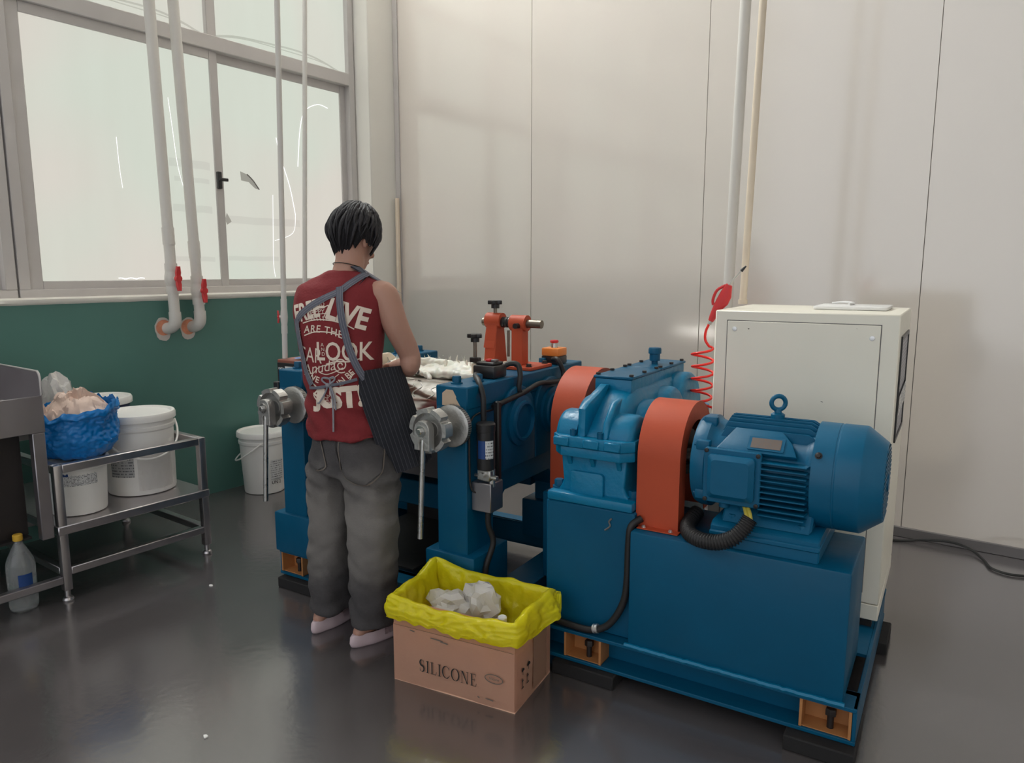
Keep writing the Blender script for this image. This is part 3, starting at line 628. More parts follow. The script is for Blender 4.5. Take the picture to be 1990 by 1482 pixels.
# ---- spindle bracket on the right frame (orange posts, knobs)
sb = thing('spindle_bracket', 'orange twin-post bracket with steel spindle and black star knobs on the mill', 'bracket', (-1.66, 2.85, FZ), 'M')
bm = BM(); box(bm, -1.715, -1.575, 2.755, 2.955, FZ + .003, FZ + .017, .002); part(sb, 'base_plate', bm, 'orange')
many(sb, 'plate_bolt', lambda b: hexbolt(b, (0, 0, 0), (0, 0, 1), .011, .014), 'bolt', [(-1.60, 2.785, FZ + .017), (-1.60, 2.93, FZ + .017), (-1.65, 2.77, FZ + .017)])
def post(u0, u1, zc, wide):
    bm = BM(); c = 2.85; r = .036
    pl = [(c - .03 - wide, FZ + .017), (c + .03 + wide, FZ + .017), (c + .028, zc)] + [(c - .028, zc)]
    prism(bm, pl, YZ, u0 + .012, u1 - .012, .003); cyl(bm, (u0, c, zc), (u1, c, zc), r, n=28); return part(sb, 'post', bm, 'orange')
p1 = post(-1.725, -1.645, 1.215, .0); p2 = post(-1.855, -1.775, 1.222, .028)
bm = BM(); prism(bm, [(2.80, 1.10), (2.835, 1.24), (2.845, 1.24), (2.82, 1.10)], YZ, -1.85, -1.79, .003); part(sb, 'brace_plate', bm, 'orange')
bm = BM(); cyl(bm, (-1.88, 2.85, 1.215), (-1.572, 2.85, 1.213), .0185, n=24); part(sb, 'spindle', bm, 'steel_d')
bm = BM(); lathe(bm, [(.024, 0), (.024, .012), (.021, .015), (.024, .018), (.024, .03), (.021, .033), (.024, .036), (.024, .048)], (-1.775, 2.85, 1.216), (1, 0, 0), 24); part(sb, 'spindle_collar', bm, 'blackp')
bm = BM(); cyl(bm, (-1.675, 2.79, 1.205), (-1.675, 2.83, 1.205), .012); part(sb, 'lock_screw', bm, 'bolt')
bm = BM(); cyl(bm, (-1.745, 2.85, 1.18), (-1.745, 2.85, 1.06), .006); part(sb, 'stop_pin', bm, 'steel_d')
def star_knob(root, p, rod):
    p = Vector(p); bm = BM(); cyl(bm, p - Vector((0, 0, rod)), p, .008); part(root, 'knob_rod', bm, 'steel_d')
    bm = BM(); n = 60; O = []
    for i in range(n):
        a = 2 * pi * i / n; r = .029 + .006 * cos(5 * a); O.append((p.x + r * cos(a), p.y + r * sin(a)))
    prism(bm, O, XY, p.z + .018, p.z + .036, .003, 2); lathe(bm, [(.019, 0), (.019, .018), (.024, .02)], p, (0, 0, 1), 24); part(root, 'star_knob', bm, 'blackp')
star_knob(sb, (-1.815, 2.85, 1.278), .05); star_knob(sb, (-1.80, 2.66, 1.14), .1)
bm = BM(); box(bm, -1.825, -1.775, 2.65, 2.672, 1.05, 1.072, .003); box(bm, -1.787, -1.775, 2.65, 2.672, .99, 1.05); part(sb, 'clamp_bracket', bm, 'bolt')
bm = BM(); cyl(bm, (-1.803, 2.66, .99), (-1.803, 2.66, 1.045), .014); part(sb, 'guide_pin', bm, 'cream')

# ---- emergency stop, switch box
es = thing('emergency_stop', 'orange and black emergency stop box with red mushroom button', 'switch', (-1.62, 3.06, FZ), 'M')
bm = BM(); box(bm, -1.665, -1.575, 3.015, 3.105, FZ + .003, FZ + .04, .005, 2); part(es, 'base', bm, 'blackp')
bm = BM(); box(bm, -1.665, -1.575, 3.015, 3.105, FZ + .04, FZ + .078, .006, 2); part(es, 'cover', bm, 'estop')
bm = BM(); lathe(bm, [(.016, 0), (.015, .012), (.013, .022)], (-1.62, 3.06, FZ + .078), (0, 0, 1), 20); part(es, 'collar', bm, 'steel')
bm = BM(); lathe(bm, [(.012, .02), (.02, .024), (.0205, .03), (.017, .035), (.0, .037)], (-1.62, 3.06, FZ + .078), (0, 0, 1), 24); part(es, 'button', bm, 'red')
sw = thing('switch_box', 'small black push-button box on the front of the mill frame', 'switch', (-1.63, 2.53, FZ), 'M')
bm = BM(); box(bm, -1.685, -1.58, 2.47, 2.57, FZ + .003, FZ + .055, .008, 2); part(sw, 'case', bm, 'blackp')
bm = BM(); box(bm, -1.675, -1.59, 2.48, 2.56, FZ + .055, FZ + .068, .006, 2); part(sw, 'lid', bm, 'blackp')
bm = BM(); box(bm, -1.645, -1.622, 2.505, 2.53, FZ + .068, FZ + .078, .002); part(sw, 'push_button', bm, 'red')
bm = BM(); box(bm, -1.618, -1.595, 2.505, 2.53, FZ + .068, FZ + .078, .002); part(sw, 'push_button', bm, 'skirt')

# ---- cables over the mill frame
def cable(lab, pts, r, k=6, m='black', n=10):
    bm = BM(); tube(bm, pts, r, n, k); return solo('cable', lab, 'cable', bm, m, pts[-1], 'M', 'black cables on the mill frame')
X = UR[1]
cable('black corrugated cable from the switch box down past the grease canister', [(-1.655, 2.468, 1.03), (-1.63, 2.41, 1.035), (-1.57, 2.345, 1.02), (-1.535, 2.32, .97), (-1.53, 2.315, .90), (-1.53, 2.32, .80)], .0115)
cable('black cable bent from the switch box over the frame edge', [(-1.61, 2.572, 1.05), (-1.585, 2.60, 1.065), (-1.552, 2.61, 1.06), (-1.535, 2.60, 1.02), (-1.535, 2.59, .97), (-1.535, 2.60, .945)], .0115)
cable('black cable bundle looping from the emergency stop along the frame', [(-1.60, 3.01, 1.04), (-1.555, 2.97, 1.045), (-1.53, 2.98, .99), (-1.53, 2.96, .955), (-1.53, 2.85, .958), (-1.53, 2.75, .965), (-1.53, 2.62, .945), (-1.535, 2.5, .93), (-1.54, 2.40, .918)], .011)
cable('thin dark pipe bent over the front of the right mill frame', [(X + .006, 2.62, .93), (X + .008, 2.45, .905), (X + .008, 2.32, .905), (X + .008, 2.268, .89), (X + .008, 2.252, .85), (X + .008, 2.25, .72), (X + .008, 2.26, .62), (X + .03, 2.28, .60)], .004, 6, 'bolt')
cable('black cable hanging below the grey junction box to the skid', [(-1.50, 2.30, .53), (-1.50, 2.30, .47), (-1.485, 2.31, .40), (-1.50, 2.28, .30), (-1.49, 2.27, .2), (-1.48, 2.3, .18)], .012)
# automatic grease pump unit
gu = thing('grease_pump', 'grease canister with blue and white label over a grey junction box on the mill frame', 'grease pump', (-1.52, 2.30, .53), 'M')
cx, cy = -1.50, 2.285
bm = BM(); lathe(bm, [(.034, .70), (.035, .715), (.035, .845), (.036, .846), (.037, .875), (.033, .88), (.0, .881)], (cx, cy, 0), (0, 0, 1), 32); cn = part(gu, 'canister', bm, 'blackp')
bm = BM()
grid(bm, lambda u, v: Vector((cx + .0356 * cos(-1.95 + u * .9), cy + .0356 * sin(-1.95 + u * .9), .745 + .07 * v)), 8, 1); part(cn, 'label', bm, 'label_b', label='dark blue label half')
bm = BM(); grid(bm, lambda u, v: Vector((cx + .0356 * cos(-1.05 + u * .95), cy + .0356 * sin(-1.05 + u * .95), .745 + .07 * v)), 8, 1); part(cn, 'label', bm, 'label3', label='white printed label half')
bm = BM(); box(bm, cx - .03, cx + .03, cy - .02, cy + .02, .655, .70, .005); cyl(bm, (cx - .05, cy, .668), (cx + .05, cy, .668), .008); cyl(bm, (cx, cy - .035, .68), (cx, cy + .03, .68), .011); cyl(bm, (cx + .02, cy + .01, .63), (cx + .02, cy + .01, .70), .013); part(gu, 'pump_block', bm, 'steel')
bm = BM(); box(bm, X + .002, X + .09, 2.27, 2.36, .53, .645, .003); part(gu, 'junction_box', bm, 'stain_d')
bm = BM(); box(bm, X + .035, X + .06, 2.375, 2.40, .60, .945, .005); part(gu, 'cable_duct', bm, 'blackp')
bm = BM(); box(bm, X + .03, X + .062, 2.33, 2.372, .635, .65, .002); part(gu, 'duct_bracket', bm, 'paper')
# controller box on the far side of the left frame
cb = thing('temperature_controller', 'small black faced control box with blue film beyond the left mill frame', 'control box', (-2.86, 2.66, 0), 'M')
bm = BM(); box(bm, -2.965, -2.70, 2.575, 2.80, .83, 1.0, .004); part(cb, 'case', bm, 'case')
bm = BM(); box(bm, -2.96, -2.705, 2.570, 2.576, .835, .985, .002); fp = part(cb, 'face_plate', bm, 'blackp')
bm = BM(); box(bm, -2.90, -2.845, 2.567, 2.571, .945, .968); part(fp, 'display', bm, 'paper')
bm = BM(); V_, P_ = text_polys('XMTA', .016, .01); add_polys(bm, V_, P_, lambda a, b: Vector((-2.93 + a, 2.5685, .95 + b))); part(fp, 'lettering', bm, 'paper')
bm = BM(); V_, P_ = text_polys('108 202', .016, .01); add_polys(bm, V_, P_, lambda a, b: Vector((-2.79 + a, 2.5685, .95 + b))); part(fp, 'lettering', bm, 'paper')
bm = BM(); box(bm, -2.95, -2.90, 2.60, 2.66, .0, .83, .003); part(cb, 'stand', bm, 'bolt')
bm = BM(); grid(bm, lambda u, v: Vector((-2.87 + .17 * u, 2.60 + .16 * v, 1.004 + .012 * noise.noise(Vector((u * 3, v * 3, 1))) + .006)), 8, 8); part(cb, 'blue_film', bm, 'bluebag')
bm = BM(); tube(bm, [(-2.72, 2.56, .90), (-2.74, 2.54, .86), (-2.72, 2.55, .78), (-2.70, 2.56, .62), (-2.66, 2.54, .55)], .006, 8, 5); part(cb, 'lead', bm, 'black')
bm = BM(); box(bm, -2.71, -2.64, 2.54, 2.58, .50, .54, .004); cyl(bm, (-2.68, 2.53, .56), (-2.64, 2.53, .56), .022); part(cb, 'pipe_fitting', bm, 'stain_d')
bm = BM(); box(bm, -2.80, -2.765, 2.40, 2.43, .70, .92, .004); part(cb, 'handle_post', bm, 'blackp')
# ---- gearbox
gb = thing('gearbox', 'blue cast gear reducer with bolted lid between the two orange guards', 'gearbox', (-1.07, 2.75, .628), 'M')
GC = -1.065
bm = BM(); box(bm, GC - .165, GC + .165, 2.275, 3.14, .628, .662, .008, 2); part(gb, 'foot_flange', bm, 'blue_cast')
bm = BM(); prism(bm, [(GC - .150, .655), (GC + .150, .655), (GC + .128, .675), (GC + .118, .70), (GC + .128, .80), (GC - .128, .80), (GC - .118, .70), (GC - .128, .675)], XZ, 2.312, 3.12, .018, 3)
for sx in (-.09, .0, .10): prism(bm, [(2.29, .80), (2.33, .80), (2.33, .745), (2.318, .75)], YZ, GC + sx - .009, GC + sx + .009, .002)
part(gb, 'lower_housing', bm, 'blue_cast')
bm = BM(); prism(bm, rrect(GC - .085, GC + .045, .632, .742, .014), XZ, 2.298, 2.320, .004, 2); part(gb, 'front_cover', bm, 'blue_cast')
def oct_(x0, x1, y0, y1, c): return [(x0 + c, y0), (x1 - c, y0), (x1, y0 + c), (x1, y1 - c), (x1 - c, y1), (x0 + c, y1), (x0, y1 - c), (x0, y0 + c)]
bm = BM(); prism(bm, oct_(GC - .15, GC + .155, 2.275, 3.20, .04), XY, .798, .833, .005, 2); part(gb, 'lower_joint_flange', bm, 'blue_cast')
bm = BM(); prism(bm, oct_(GC - .153, GC + .158, 2.27, 3.205, .035), XY, .834, .872, .004, 2)
for sx in (-.105, .01, .09): box(bm, GC + sx - .03, GC + sx + .03, 2.262, 2.29, .836, .868, .004)
part(gb, 'upper_joint_flange', bm, 'blue_cast')
# domed upper casing: cross-sections along the length
bm = BM(); rings = []; K = 28
for i in range(26):
    t = i / 25; v = 2.30 + t * .88
    top = .87 + .155 * min(1, sin(min(1, t / .30) * pi / 2)) * (1 if t < .78 else cos((t - .78) / .22 * pi / 2) * .85 + .15)
    hw = .098 + .018 * sin(t * pi) - (.03 * (1 - t / .1) if t < .1 else 0)
    q = []
    for k in range(K + 1):
        a = pi * k / K; e = .55
        q.append(Vector((GC - .012 + hw * (abs(cos(a)) ** e) * (1 if cos(a) > 0 else -1), v, .86 + (top - .86) * sin(a) ** .6)))
    q += [Vector((GC - .012 - hw, v, .85)), Vector((GC - .012 + hw, v, .85))]
    rings.append(q)
loft(bm, rings); uc = part(gb, 'upper_housing', bm, 'blue_cast', 50)
# bearing bosses on both sides, growing toward the back
for v, r, e in ((2.385, .088, .03), (2.56, .115, .028), (2.77, .135, .022), (3.0, .165, .012)):
    for sx in (-1, 1):
        bm = BM(); x = GC + sx * .06; X1 = GC + sx * (.118 + e)
        rg = []
        for xx, rr in ((x, r), (X1 - sx * .02, r), (X1 - sx * .006, r * .93), (X1, r * .80), (X1, .002)):
            rg.append([Vector((xx, v + rr * cos(a), .862 + rr * sin(a))) for a in [pi * k / 24 for k in range(25)]] + [Vector((xx, v - rr, .85)), Vector((xx, v + rr, .85))])
        loft(bm, rg); part(uc, 'bearing_boss', bm, 'blue_cast', 42)
bm = BM(); prism(bm, [(2.288, .872), (2.34, .872), (2.50, 1.03), (2.47, 1.035), (2.40, 1.01), (2.315, .985), (2.292, .97)], YZ, GC - .052, GC - .022, .007, 2); part(uc, 'lifting_rib', bm, 'blue_cast')
bm = BM(); prism(bm, [(2.288, .872), (2.345, .872), (2.42, 1.0), (2.36, .99), (2.30, .93)], YZ, GC + .04, GC + .065, .01, 3); part(uc, 'side_rib', bm, 'blue_cast')
bm = BM(); box(bm, GC - .085, GC + .062, 2.50, 3.10, .985, 1.052, .006, 2); part(gb, 'lid_neck', bm, 'blue_cast')
for v0, v1 in ((2.495, 2.795), (2.80, 3.105)):
    bm = BM(); box(bm, GC - .09, GC + .067, v0, v1, 1.052, 1.062, .003); ld = part(gb, 'lid_plate', bm, 'blue')
    many(ld, 'lid_bolt', lambda b: hexbolt(b, (0, 0, 0), (0, 0, 1), .0085, .009, False), 'bolt', [(GC - .078, v0 + .02, 1.062), (GC + .055, v0 + .02, 1.062), (GC - .078, (v0 + v1) / 2, 1.062), (GC + .055, (v0 + v1) / 2, 1.062), (GC - .078, v1 - .02, 1.062), (GC + .055, v1 - .02, 1.062)])
bm = BM(); lathe(bm, [(.013, 0), (.013, .012), (.022, .014), (.022, .042), (.027, .044), (.027, .062), (.024, .068), (.0, .069)], (GC - .01, 2.93, 1.062), (0, 0, 1), 28); part(gb, 'breather_cap', bm, 'blue')
sock = lambda b: lathe(b, [(.0115, 0), (.0115, .022), (.007, .022), (.006, .012)], (0, 0, 0), (0, 0, 1), 16)
many(gb, 'socket_screw', sock, 'blue', [(GC - .135, 2.335, .872), (GC - .07, 2.293, .872), (GC + .035, 2.29, .872), (GC + .14, 2.36, .872), (GC + .14, 2.66, .872), (GC - .14, 2.62, .872)])
many(gb, 'anchor_bolt', lambda b: hexbolt(b, (0, 0, 0), (0, 0, 1), .018, .03), 'blue', [(GC - .145, 2.335, .662), (GC + .145, 2.335, .662), (GC + .145, 3.08, .662)])
for p0, r in (((GC + .13, 2.56, .85), .05), ((GC - .13, 2.885, .85), .05)):
    bm = BM(); s = 1 if p0[0] > GC else -1; lathe(bm, [(.075, 0), (.075, .012), (.05, .016), (.03, .017), (.03, .07)], p0, (s, 0, 0), 32); part(gb, 'shaft_seal', bm, 'blackp')

# ---- orange coupling guards
def guard(u0, u1, v0, v1, z0, zt, lab, hole, lip):
    t = thing('coupling_guard', lab, 'guard', ((u0 + u1) / 2, (v0 + v1) / 2, z0), 'M', 'orange coupling guards')
    c = (v0 + v1) / 2; r = (v1 - v0) / 2; zc = zt - r; n = 28; th = .004
    arc = lambda R: [(c + R, z0)] + [(c + R * cos(pi * k / n), zc + R * sin(pi * k / n)) for k in range(n + 1)] + [(c - R, z0)]
    o, i_ = arc(r), arc(r - th); bm = BM()
    A = [[bm.verts.new(YZ(a, b, d)) for a, b in q] for q, d in ((o, u0), (i_, u0), (i_, u1), (o, u1))]
    for k in range(4):
        for j in range(len(o) - 1): bm.faces.new((A[k][j], A[k][j + 1], A[(k + 1) % 4][j + 1], A[(k + 1) % 4][j]))
    part(t, 'shell', bm, 'orange')
    for d0, d1 in ((u0 + .0005, u0 + .004), (u1 - .004, u1 - .0005)):
        bm = BM(); ii = arc(hole); B = [[bm.verts.new(YZ(a, b, d)) for a, b in q] for q, d in ((i_, d0), (ii, d0), (ii, d1), (i_, d1))]
        for k in range(4):
            for j in range(len(o) - 1): bm.faces.new((B[k][j], B[k][j + 1], B[(k + 1) % 4][j + 1], B[(k + 1) % 4][j]))
        part(t, 'side_plate', bm, 'orange')
    bm = BM(); box(bm, u0 + .015, u1 + .01, v0 - lip, v0 + .004, z0 + .0005, z0 + .004, .001); fl_ = part(t, 'foot_lip', bm, 'orange')
    many(fl_, 'screw', lambda b: hexbolt(b, (0, 0, 0), (0, 0, 1), .006, .007), 'white', [(u0 + .035, v0 - lip / 2, z0 + .004), (u1 - .02, v0 - lip / 2, z0 + .004)])
    # coupling inside
    bm = BM(); lathe(bm, [(.03, -.05), (.03, 0), (.075, 0), (.08, .008), (.08, .05), (.072, .055), (.08, .06), (.08, .105), (.03, .11), (.03, .2)], (u0 + .02, c, zc), (1, 0, 0), 32); part(t, 'coupling', bm, 'bolt')
    return t
g2 = guard(-.897, -.748, 2.305, 2.665, .581, 1.0, 'orange arched coupling guard standing beside the motor', .115, .032)
g1 = guard(-1.425, -1.285, 2.665, 3.095, .54, 1.035, 'orange arched coupling guard between mill and gearbox', .12, .05)
bm = BM(); box(bm, -1.425, -1.24, 2.60, 3.1, .17, .54, .004); part(sk, 'guard_stand', bm, 'blue')
bm = BM(); tube(bm, [(-1.29, 2.662, .79), (-1.275, 2.64, .795), (-1.27, 2.62, .80)], .006, 8, 3); lathe(bm, [(.016, 0), (.02, .006), (.008, .01)], (-1.275, 2.645, .79), (.2, -.4, .6)); part(g1, 'guard_latch', bm, 'steel')

# ---- electric motor
mt = thing('electric_motor', 'blue finned electric motor with terminal box and fan cowl', 'motor', (-.46, 2.445, .58), 'M')
MV, MZ = 2.445, .812
bm = BM(); prism(bm, [(2.262, .581), (2.62, .581), (2.62, .645), (2.60, .66), (2.285, .66), (2.262, .645)], YZ, -.628, -.30, .004); box(bm, -.63, -.298, 2.255, 2.60, .615, .632, .004); part(mt, 'slide_base', bm, 'blue_m')
bm = BM(); prism(bm, [(2.28, .66), (2.61, .66), (2.58, .69), (2.55, .75), (2.34, .75), (2.31, .69)], YZ, -.60, -.33, .006); part(mt, 'motor_foot', bm, 'blue_m')
many(mt, 'foot_bolt', lambda b: hexbolt(b, (0, 0, 0), (0, 0, 1), .012, .02), 'blue_m', [(-.36, 2.30, .66), (-.57, 2.30, .66)])
bm = BM(); lathe(bm, [(.04, -.01), (.10, 0), (.148, .015), (.155, .03), (.155, .06), (.143, .07), (.137, .09), (.137, .36), (.143, .37), (.150, .385), (.150, .40)], (-.728, MV, MZ), (1, 0, 0), 64); part(mt, 'stator_body', bm, 'blue_m')
bm = BM(); cyl(bm, (-.86, MV, MZ), (-.72, MV, MZ), .028); part(mt, 'shaft', bm, 'steel')
# cooling fins, each its own rib: lower front fins and top fins
ribs = []
for k in range(10):
    z = MZ - .115 + k * .0185
    y = MV - sqrt(max(.0, .137 ** 2 - (z - MZ) ** 2)); ribs.append((y, z))
for k, (y, z) in enumerate(ribs):
    bm = BM(); prism(bm, [(-.50 + .012, MV - .168), (-.352, MV - .168), (-.342, y + .02), (-.50, y + .02)], lambda a, b, d: Vector((a, b, d)), z - .0022, z + .0022, .001); part(mt, 'fin', bm, 'blue_m')
for k in range(9):
    y = MV - .085 + k * .0215
    z = MZ + sqrt(.137 ** 2 - (y - MV) ** 2)
    bm = BM(); zt_ = MZ + .012 + sqrt(.155 ** 2 - (y - MV) ** 2 * 1.15); prism(bm, [(-.642, z - .02), (-.615, zt_), (-.365, zt_), (-.345, zt_ - .012), (-.345, z - .02)], XZ, y - .0022, y + .0022, .001); part(mt, 'fin', bm, 'blue_m')
for k in range(8):   # far side fins
    z = MZ - .10 + k * .024; y = MV + sqrt(.137 ** 2 - (z - MZ) ** 2)
    bm = BM(); box(bm, -.63, -.345, y - .02, MV + .165, z - .002, z + .002); part(mt, 'fin', bm, 'blue_m')
# name-plate saddle
sl = lambda a, b, d: Vector((a, MV - .118 - .052 * 0 + (-.05 + b * .5) * 0 + d * -.80 + b * .72, MZ + .088 + b * .70 + d * .60))
bm = BM(); prism(bm, [(-.632, -.028), (-.385, -.028), (-.405, .02), (-.44, .062), (-.585, .062), (-.612, .01)], sl, -.012, .014, .005, 2); ns = part(mt, 'nameplate_saddle', bm, 'blue_m')
bm = BM(); prism(bm, rrect(-.535, -.425, -.018, .034, .004), sl, .014, .018, .001); part(ns, 'plate_pad', bm, 'blue_m')
bm = BM(); grid(bm, lambda u, v: sl(-.525 + .09 * u, -.011 + .037 * v, .0192), 1, 1); part(ns, 'nameplate', bm, 'nameplate')
bm = BM(); torus(bm, (-.475, MV - .0, MZ + .215), (.45, -.9, 0), .022, .0075); eb = part(mt, 'eyebolt', bm, 'blue_m')
bm = BM(); lathe(bm, [(.018, .145), (.018, .158), (.022, .16), (.022, .178), (.012, .184), (.01, .195)], (-.475, MV, MZ), (0, 0, 1), 16); part(eb, 'eyebolt_base', bm, 'blue_m')
# end bell lugs
for an in (.55, 1.25, 2.6, -.6, -2.2):
    bm = BM(); p = Vector((-.675, MV - .150 * cos(an), MZ + .150 * sin(an))); box(bm, p.x - .022, p.x + .022, p.y - .016, p.y + .016, p.z - .016, p.z + .016, .005, 2); hexbolt(bm, p + Vector((-.022, 0, 0)), (-1, 0, 0), .008, .008); part(mt, 'bell_lug', bm, 'blue_m')
# terminal box
bm = BM(); box(bm, -.652, -.492, 2.292, 2.36, .725, .885, .006, 2); tb = part(mt, 'terminal_box', bm, 'blue_m')
bm = BM(); prism(bm, rrect(-.662, -.484, .716, .893, .01), XZ, 2.276, 2.293, .003); part(tb, 'box_rim', bm, 'blue_m')
bm = BM(); a, b = rrect(-.645, -.500, .735, .876, .012), rrect(-.630, -.515, .750, .862, .012)
loft(bm, [[Vector((x, 2.277, z)) for x, z in a], [Vector((x, 2.263, z)) for x, z in a], [Vector((x, 2.249, z)) for x, z in b]]); part(tb, 'box_cover', bm, 'blue_m', 20)
many(tb, 'cover_screw', lambda b: lathe(b, [(.007, 0), (.007, .005), (.004, .006)], (0, 0, 0), (0, -1, 0), 12), 'bolt', [(-.653, 2.277, .884), (-.493, 2.277, .884), (-.653, 2.277, .725), (-.493, 2.277, .725)])
for x in (-.60, -.535):
    bm = BM(); lathe(bm, [(.024, 0), (.024, .012), (.018, .014), (.018, .03)], (x, 2.315, .726), (0, 0, -1), 12); part(tb, 'cable_gland', bm, 'blue_m')
# fan cowl
bm = BM(); lathe(bm, [(.155, 0), (.166, .002), (.166, .062), (.1645, .064), (.1645, .068), (.166, .070), (.166, .135), (.164, .14), (.122, .196), (.118, .198)], (-.345, MV, MZ), (1, 0, 0), 72, False); fc = part(mt, 'fan_cowl', bm, 'blue_m', 25)
bm = BM(); cyl(bm, (-.152, MV, MZ), (-.150, MV, MZ), .119, n=48); part(fc, 'cowl_grille', bm, 'bolt')
for k in range(15):
    z = -.105 + k * .015; h = sqrt(.118 ** 2 - z * z); bm = BM(); box(bm, -.1495, -.1455, MV - h, MV + h, MZ + z - .0035, MZ + z + .0035); part(fc, 'grille_bar', bm, 'blue_m')
bm = BM(); lathe(bm, [(.03, 0), (.028, .008), (.0, .01)], (-.149, MV, MZ), (1, 0, 0), 24); part(fc, 'grille_hub', bm, 'blue_m')
many(fc, 'cowl_screw', lambda b: hexbolt(b, (0, 0, 0), (-.1, -.85, .5), .008, .008), 'bolt', [(-.325, MV - .1405, MZ + .09)])
bm = BM(); lathe(bm, [(.012, 0), (.012, .02)], (-.325, MV, MZ - .166), (0, 0, -1)); part(fc, 'drain_plug', bm, 'bolt')
# corrugated conduit from the terminal box, yellow leads
ct = thing('corrugated_conduit', 'black corrugated conduit curling from the motor terminal box', 'conduit', (-.62, 2.25, .582), 'M')
pts = spline([(-.50, 2.238, .695), (-.515, 2.222, .665), (-.545, 2.208, .632), (-.59, 2.205, .612), (-.64, 2.215, .606), (-.685, 2.245, .606), (-.71, 2.29, .608), (-.722, 2.345, .612), (-.72, 2.42, .625)], 22)
bm = BM(); N = len(pts); tube(bm, pts, .022, 14, 0, True, lambda t: .0235 + .0022 * (1 if int(round(t * (N - 1))) % 4 < 2 else -1)); part(ct, 'sleeve', bm, 'black', 80)
bm = BM(); tube(bm, [(-.497, 2.236, .69), (-.505, 2.255, .705), (-.525, 2.30, .715)], .006, 8, 4); part(ct, 'lead', bm, 'yellowwire')
bm = BM(); tube(bm, [(-.508, 2.232, .685), (-.515, 2.252, .70), (-.535, 2.30, .715)], .006, 8, 4); part(ct, 'lead', bm, 'yellowwire')
# earth cable round the gearbox pedestal
bm = BM(); tube(bm, [(-.875, 2.30, .61), (-.90, 2.272, .585), (-.905, 2.265, .52), (-.906, 2.262, .40), (-.915, 2.26, .32), (-.945, 2.255, .25), (-.985, 2.25, .205), (-1.04, 2.245, .185), (-1.12, 2.245, .185), (-1.2, 2.25, .188)], .0125, 12, 6)
gl = thing('armoured_cable', 'black cable curving down the gearbox pedestal between the blue boxes', 'cable', (-1.0, 2.25, .18), 'M'); part(gl, 'sheath', bm, 'black')
bm = BM(); lathe(bm, [(.0165, 0), (.0165, .007), (.0145, .0075), (.0145, .0105), (.0165, .011), (.0165, .018)], (-1.005, 2.2475, .197), (-1, 0, -.25), 20); part(gl, 'hose_clip', bm, 'white')

# ---- control cabinet
cbn = thing('control_cabinet', 'cream steel control cabinet behind the motor', 'cabinet', (-.48, 3.1, .2), 'M')
A0, A1, CV, CB, CZ = -.792, -.165, 2.805, 3.38, 1.30
bm = BM(); box(bm, A0, A1, CV, CB, .262, CZ, .004); part(cbn, 'body', bm, 'cabinet')
bm = BM(); box(bm, A0, A1, CV + .003, CB, .20, .258, .003); part(cbn, 'plinth', bm, 'cabinet')
bm = BM(); box(bm, A0 + .02, A1 - .02, CV + .02, CB - .02, .168, .20); part(cbn, 'plinth_base', bm, 'bolt')
bm = BM(); box(bm, A0 + .045, A1 - .055, CV - .001, CV + .001, .30, 1.265); part(cbn, 'panel_gap', bm, 'seam')
bm = BM(); box(bm, A0 + .048, A1 - .058, CV - .003, CV + .002, .303, 1.262, .002); dp = part(cbn, 'front_panel', bm, 'cabinet')
many(dp, 'panel_screw', lambda b: lathe(b, [(.009, 0), (.008, .003), (.003, .0035)], (0, 0, 0), (0, -1, 0), 16), 'white', [(A0 + .075, CV - .003, 1.232), (A1 - .083, CV - .003, 1.218)])
for a, b, s, g in ((-.67, 1.235, .02, 'greyink'), (-.40, .985, .008, 'ink'), (-.30, 1.25, .004, 'greyink')):
    bm = BM(); prism(bm, [(a, b), (a + s * .35, b + s * .1), (a + s * .3, b - s * .2)] if s > .01 else [(a, b), (a + s, b - s * .3), (a + s * .8, b - s * .5), (a, b - s * .15)], XZ, CV - .0036, CV - .0031); part(dp, 'scuff', bm, g)
bm = BM()   # magnetic document frame on the right side
o = [(2.90, .84), (3.27, .84), (3.27, 1.22), (2.90, 1.22)]; i_ = [(2.914, .854), (3.256, .854), (3.256, 1.206), (2.914, 1.206)]; holed(bm, o, i_, YZ, A1, A1 + .006); nf = part(cbn, 'notice_frame', bm, 'blackp')
bm = BM(); grid(bm, lambda u, v: Vector((A1 + .002, 2.914 + .342 * u, .854 + .352 * v)), 1, 1); part(nf, 'notice_sheet', bm, 'poster')
bm = BM(); grid(bm, lambda u, v: Vector((A1 + .0075, 2.914 + .36 * u, .93 + .075 * v + .02 * u)), 1, 1); part(nf, 'notice_strip', bm, 'label3')
pk = thing('document_bag', 'thin white plastic sleeve of papers lying on the cabinet', 'document bag', (-.36, 3.2, CZ), 'M')
bm = BM(); prism(bm, rrect(-.485, -.225, 3.04, 3.30, .02), lambda a, b, d: Vector((a, b, CZ + d)), .001, .014, .004, 2); part(pk, 'sleeve', bm, 'paper')
bm = BM(); tube(bm, [(-.45, 3.30, CZ + .016), (-.40, 3.27, CZ + .022), (-.36, 3.22, CZ + .02), (-.37, 3.15, CZ + .018)], .005, 6, 4); part(pk, 'folded_edge', bm, 'paper')

